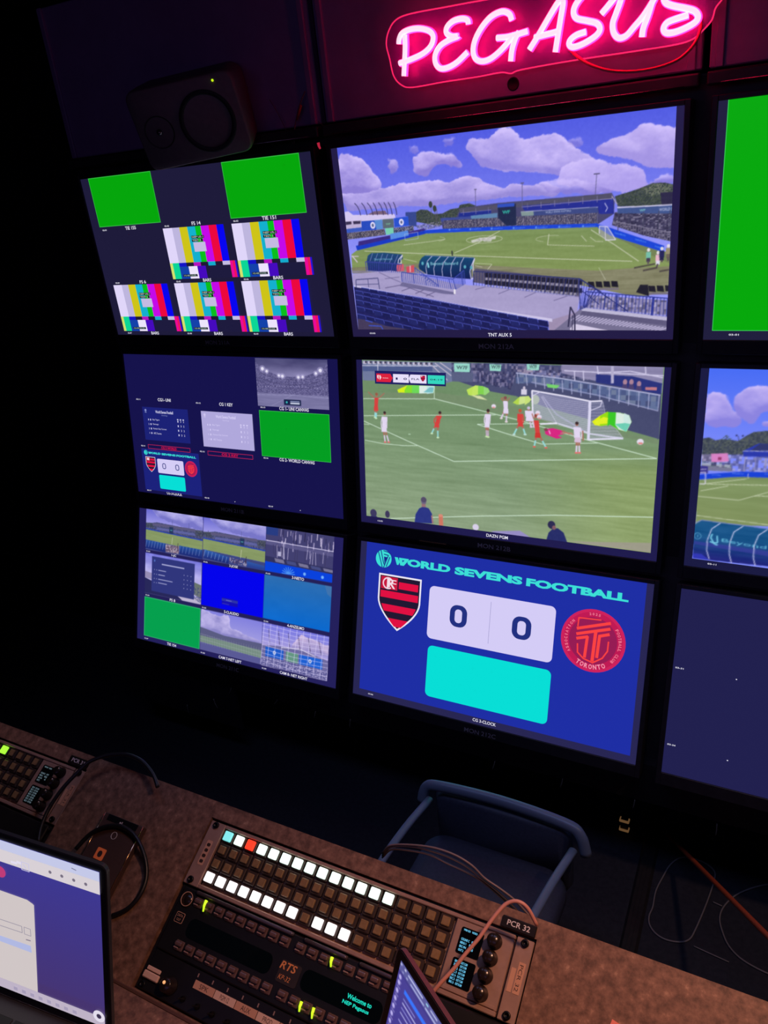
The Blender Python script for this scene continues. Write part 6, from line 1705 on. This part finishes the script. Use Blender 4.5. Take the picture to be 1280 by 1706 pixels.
c_ = [(250.3,73.4),(292.1,74.4),(299.4,78.9),(299.5,215.5),(238.6,216)]
xr0, xr1 = c_[2][0], c_[3][0]
g.poly([(0, c_[0][1]), (c_[1][0], c_[1][1]), (xr0 + 1, c_[1][1] + 3), (xr0 + 3, c_[2][1]), (xr1, 211), (0, 211)], (208, 198, 198))
g.poly([(0, 211), (400, 211), (400, 225), (0, 225)], (190, 178, 198))
f_ = [(246.6,118.5),(281.3,117.4),(281.5,126.8),(245.8,128),(243.6,143.9),(293.6,142.3),(294.3,152.4),(243.8,152.6),(284.8,117),(294.4,117),(294.6,127.2),(284.9,127.3),(287,135.1),(293.6,134.5),(272.4,26.3),(280.1,25.8),(281.2,23.5),(286.3,23.9),(287.7,21),(295.7,23.3),(254.3,46),(391.9,210.8)]
g.line([f_[0], f_[1], f_[2]], 1.0, (150, 144, 160)); g.line([f_[3], f_[2]], 1.0, (150, 144, 160))
g.poly([f_[4], f_[5], f_[6], f_[7]], (176, 184, 226))
g.line([f_[8], f_[9], f_[10], f_[11], f_[8]], .9, (150, 144, 160)); g.line([f_[12], f_[13]], 1.6, (130, 120, 140))
g.line([f_[14], f_[15]], 3.2, (226, 220, 240)); g.line([f_[16], f_[17]], 3.2, (226, 220, 240))
a_, b_ = f_[18], f_[19]
g.line([(a_[0], a_[1]), (a_[0] + 11, a_[1]), (a_[0] + 11, a_[1] + 11), (a_[0], a_[1] + 11), (a_[0], a_[1])], 1.0, (200, 196, 230)); g.line([(a_[0] + 3, a_[1] + 3), (a_[0] + 7, a_[1] + 8)], 1.2, (200, 196, 230))
g.disc(f_[20][0], f_[20][1], 8, (190, 60, 120)); g.disc(f_[21][0], f_[21][1], 8.5, (226, 220, 236)); g.disc(f_[21][0], f_[21][1], 3.5, (60, 50, 80))
for k_ in range(4): g.disc(330 + k_ * 17, 22, 2.2, (120, 112, 130))
g.line([(362, 6), (368, 7)], 1.4, (130, 130, 160))
for k_ in range(8): g.rect(262 + k_ * 13, 216, 268 + k_ * 13, 221, (166, 156, 184))
g.build('screen_graphics', LA)
LB = laptop('laptop', 'slim open laptop with a mauve rim seen edge on over the intercom panel', (0.48686, -1.62091, 1.4165), (0.83867, -0.54464, 0.0), (-0.17732, -0.27304, -0.94552), 300, 190, 10, mat('mauve_metal_rim', (120, 72, 84), 0.4, 0.5), 212, 14)
cvv = Canvas(0, 0, 300, 190, 300, 190)
cvv.vgrad(0, 190, (74, 66, 150), (58, 50, 138))
cvv.rect(0, 0, 300, 11, (92, 92, 158)); cvv.rect(0, 11, 300, 14, (66, 60, 140))
for x0, x1, y, c in ((1, 4, 3.5, (210, 214, 250)), (9, 12, 3.5, (230, 234, 255)), (16, 44, 4, (190, 196, 236)), (50, 54, 4, (160, 220, 236)), (58, 70, 4, (180, 186, 226)), (80, 140, 4, (170, 176, 220)), (6, 9, 9, (150, 150, 210)), (14, 17, 9, (160, 160, 214)), (22, 48, 9, (170, 176, 226)), (50, 96, 9.5, (190, 196, 240))):
    cvv.rect(x0, y - 1, x1, y + 1, c)
for i_, y in enumerate((17, 24, 34, 44, 54, 64, 74)):
    cvv.ell(5, y, 2.4, 2.6, (190, 180, 240)); cvv.rect(3, y + 4.5, 9, y + 5.6, (150, 140, 206))
cvv.rect(16, 22, 62, 27, (56, 116, 250)); cvv.rect(17, 32, 40, 33.4, (150, 150, 226)); cvv.rect(17, 37, 52, 38.6, (190, 190, 240)); cvv.rect(17, 43, 46, 44.4, (150, 150, 226)); cvv.rect(17, 49, 50, 50.4, (190, 190, 240))
for i_ in range(16): cvv.rect(17 + (i_ % 2) * 4, 58 + i_ * 7, 60 + (i_ * 17) % 30, 59.6 + i_ * 7, (160, 156, 226))
cvv.rect(75, 20, 290, 180, (64, 58, 150))
picture('screen_image', LB, cvv, U=1.0, z=.0003)
# charging cable of the slim laptop, arching from behind the desk
Lm = [(584.8,-17.8),(573.1,-29.4),(561.6,-31.7),(550.9,-26.1),(543.4,-13.9),(536.3,3),(530.3,19.4),(521.4,37.7),(513,56.7),(504,73.6),(497.7,85.3)]
dcable('charging_cable', 'pale pink charging cable arching down to the slim laptop', Lm, 2.2, mat('pale_pink_cable', (200, 136, 120), 0.45), [40, 55, 60, 60, 60, 60, 60, 60, 60, 60, 58])
for k_, (off, lb) in enumerate(((0, 'upper'), (1, 'middle'), (2, 'lower'))):
    pts = ([(329.7,1268.8),(345.4,1290.8),(380.8,1306.7),(415.6,1315.8),(445.6,1315.5),(468.5,1306.8),(485.1,1291.5),(507.4,1281),(526.7,1269.3),(544.3,1251),(561.9,1236.7)], [(329.2,1264.6),(346.1,1287.9),(380.4,1303.4),(411.9,1307.7),(439.1,1306.9),(462.3,1300.2),(483.4,1286.9),(504.3,1273.8),(520.8,1260.5),(535.7,1244.7),(543.6,1227.1)], [(328.7,1260.3),(346.2,1283.2),(376.3,1293.8),(406.5,1299.2),(432.1,1294.2),(455.8,1291.1),(478.9,1284.8),(501.3,1270.4),(517.8,1256.3),(531.4,1240.5),(537.9,1224.1)])[k_]
    cable('loose_wire', 'thin grey wire curving behind the desk edge, the %s of three' % lb, at(pts, -1400), 1.4, mat('grey_wire', (120, 100, 98), 0.5), 'loose wires behind the desk edge')
# small bright strip at the bottom picture edge on the worktop
x_ = [(677.6,41.8),(691.6,41.8)]
m = Mesh(mat('pink_paper_strip', (240, 130, 110), 0.6)); m.box(-9, 9, -3, 3, .2, .8)
tag(m.build('paper_strip', None, desk_at(x_[0][0] + 8, x_[0][1] + 2) @ Matrix.Rotation(-.2, 4, 'Z')), 'tiny pink paper strip on the brown console at the bottom edge', 'paper strip')

# ================================================================ chair in the well between console and monitors
M_CHAIR = noisy('dark_chair_fabric', (56, 60, 78), (66, 70, 90), 120, 0.55, bump=.1)
M_CHF = mat('satin_chair_frame', (120, 132, 156), 0.38, 0.1)
ch = thing('office_chair', 'black office chair with a wide top rail and open arms below the scoreboard', 'chair', Matrix.Translation((0.19, -0.80, 0.018)))
def C(x, y, z): return ((x - .19) * 1000, (y + .80) * 1000, z * 1000 - 18)
m = Mesh(M_CHF)
a, b = (-.006, -.648, .60), (.405, -.652, .60)
m.tube([C(-.024, -.665, .545), C(-.012, -.652, .588), C(.03, -.648, .603), C(.2, -.640, .606), C(.37, -.648, .603), C(.412, -.656, .586), C(.43, -.668, .54)], 13, 12, smoothpath=5, flat=1.15)
m.build('top_rail', ch)
for s, (x0, y0), (x1, y1) in ((-1, (.008, -.675), (-.012, -.93)), (1, (.405, -.695), (.372, -.95))):
    m = Mesh(M_CHF)
    m.tube([C(x0 + s * .0, y0, .575), C((x0 + x1) / 2, (y0 + y1) / 2, .590), C(x1, y1, .585), C(x1, y1 - .012, .55), C(x1, y1 + .01, .44)], 11, 10, smoothpath=4, flat=.7)
    m.build('armrest', ch)
m = Mesh(M_CHAIR)
loft(m, [[C(.2 + x / 1000 * .98, -.66 + (z - 0) * .06, .47 + y / 1000 * .9) for x, y in rr2(370, 230, 30)] if z == 0 else [C(.2 + x / 1000, -.64, .48 + y / 1000 * .9) for x, y in rr2(380, 240, 30)] for z in (0, 1)])
m.build('backrest', ch)
m = Mesh(M_CHAIR)
rings = []
for zz, s in ((.385, .93), (.40, 1.0), (.425, 1.0), (.445, .95), (.452, .8), (.456, .4)):
    rings.append([C(.19 + x / 1000 * s, -.82 + y / 1000 * s, zz) for x, y in rr2(400, 330, 60)])
loft(m, rings)
m.build('seat', ch)
m = Mesh(M_BLACK)
m.cyl(C(.19, -.82, .12), 24, 265, n=18); m.build('gas_column', ch)
for k_ in range(5):
    an = k_ * 2 * math.pi / 5 + .3
    m = Mesh(M_BLACK)
    m.tube([C(.19, -.82, .11), C(.19 + .26 * math.cos(an), -.82 + .26 * math.sin(an), .085)], lambda t: 20 - 8 * t, 8)
    m.cyl(C(.19 + .26 * math.cos(an) , -.82 + .26 * math.sin(an), .018), 22, 48, n=16)
    m.build('leg', ch, label='star base leg with caster')

# ================================================================ floor details under the monitors
m = Mesh(noisy('grey_floor_duct', (44, 40, 44), (56, 50, 52), 50, 0.45, 0.2))
m.prism([(-26, 0), (26, 0), (18, 9), (-18, 9)], 0, 760, M=Matrix(((1, 0, 0, 0), (0, 0, -1, 0), (0, 1, 0, 0), (0, 0, 0, 1))))
m.box(-8, -6, -760, 0, 8.5, 10.5); m.box(4, 6, -760, 0, 8.5, 10.5)
tag(m.build('cable_duct', None, Matrix.Translation((.488, .10, 0)) @ Matrix.Rotation(.03, 4, 'Z')), 'flat grey cable duct running over the floor towards the console', 'cable duct')
M_WIRE = mat('pale_grey_wire', (136, 128, 132), 0.5)
def floorwire(name, label, pts, closed=False, r=2.4):
    m = Mesh(M_WIRE)
    base = Vector((pts[0][0], pts[0][1], 4))
    m.tube([Vector((x, y, 4)) - base for x, y in pts], r, 8, smoothpath=5, closed=closed)
    tag(m.build(name, None, Matrix.Translation(base / 1000)), label, 'cable', 'pale wires on the floor')
floorwire('wire_loop', 'closed loop of pale wire on the floor beside the cable duct', [(610.3,-90.2),(585.3,-105.2),(564,-141.9),(551.4,-195),(541,-256.4),(542.9,-317.3),(539,-352.2),(546.2,-381.6),(568.2,-403.8),(599.8,-411.9),(637.8,-402.8),(659.3,-383),(668.9,-347.6),(680,-285),(689.2,-220.9),(696.9,-147.9),(694.1,-116.7),(676,-98.7),(645.3,-89.1)], True)
floorwire('wire_loop', 'open loop of pale wire on the floor at the right edge', [(903.4,-74.7),(845.8,-101.9),(798.8,-138.5),(758.2,-184.7),(733.8,-235.5),(727.8,-277.4),(738.4,-317.5),(762.6,-362.4),(803,-392.2),(867.6,-406.7),(920.3,-403)])
floorwire('wire_end', 'short stub of wire on the floor between the two loops', [(703,-229.9),(729.7,-234.6)], r=2)
floorwire('wire_end', 'straight thin wire on the floor below the wire loops', [(672.8,-401.6),(720.6,-407.7),(768.1,-413.3)], r=1.8)
a, = [(536.7,-23.4)]
b, = [(846,-613.4)]
A3, B3 = Vector((a[0], a[1], 6)), Vector((b[0], b[1], 400))
m = Mesh(mat('orange_cable', (205, 84, 48), 0.5))
Pn = [A3 + (B3 - A3) * t for t in (0, .33, .66, 1.0, 1.4)]
m.tube([p - A3 + Vector((0, 0, 0)) for p in Pn], 7.0, 10)
oc = tag(m.build('orange_cable', None, Matrix.Translation(A3 / 1000)), 'taut orange cable rising from the floor to the right edge', 'cable')
t = thing('brass_connector', 'small brass ended connector standing on the floor below the scoreboard', 'connector', Matrix.Translation((.402, -.06, 0)))
m = Mesh(mat('dull_steel', (120, 110, 100), 0.4, .8)); m.box(-13, 13, -8, 8, 0, 62, bev=2); m.build('body', t)
for z in (52, 12):
    m = Mesh(mat('self_lit_brass', (250, 200, 120), 0.25, .6, emit=(150, 110, 70), strength=.35)); m.box(-16, 16, -12, 8, z, z + 9, bev=2); m.build('brass_band', t)  # weak emission put into the brass so it reads as lit
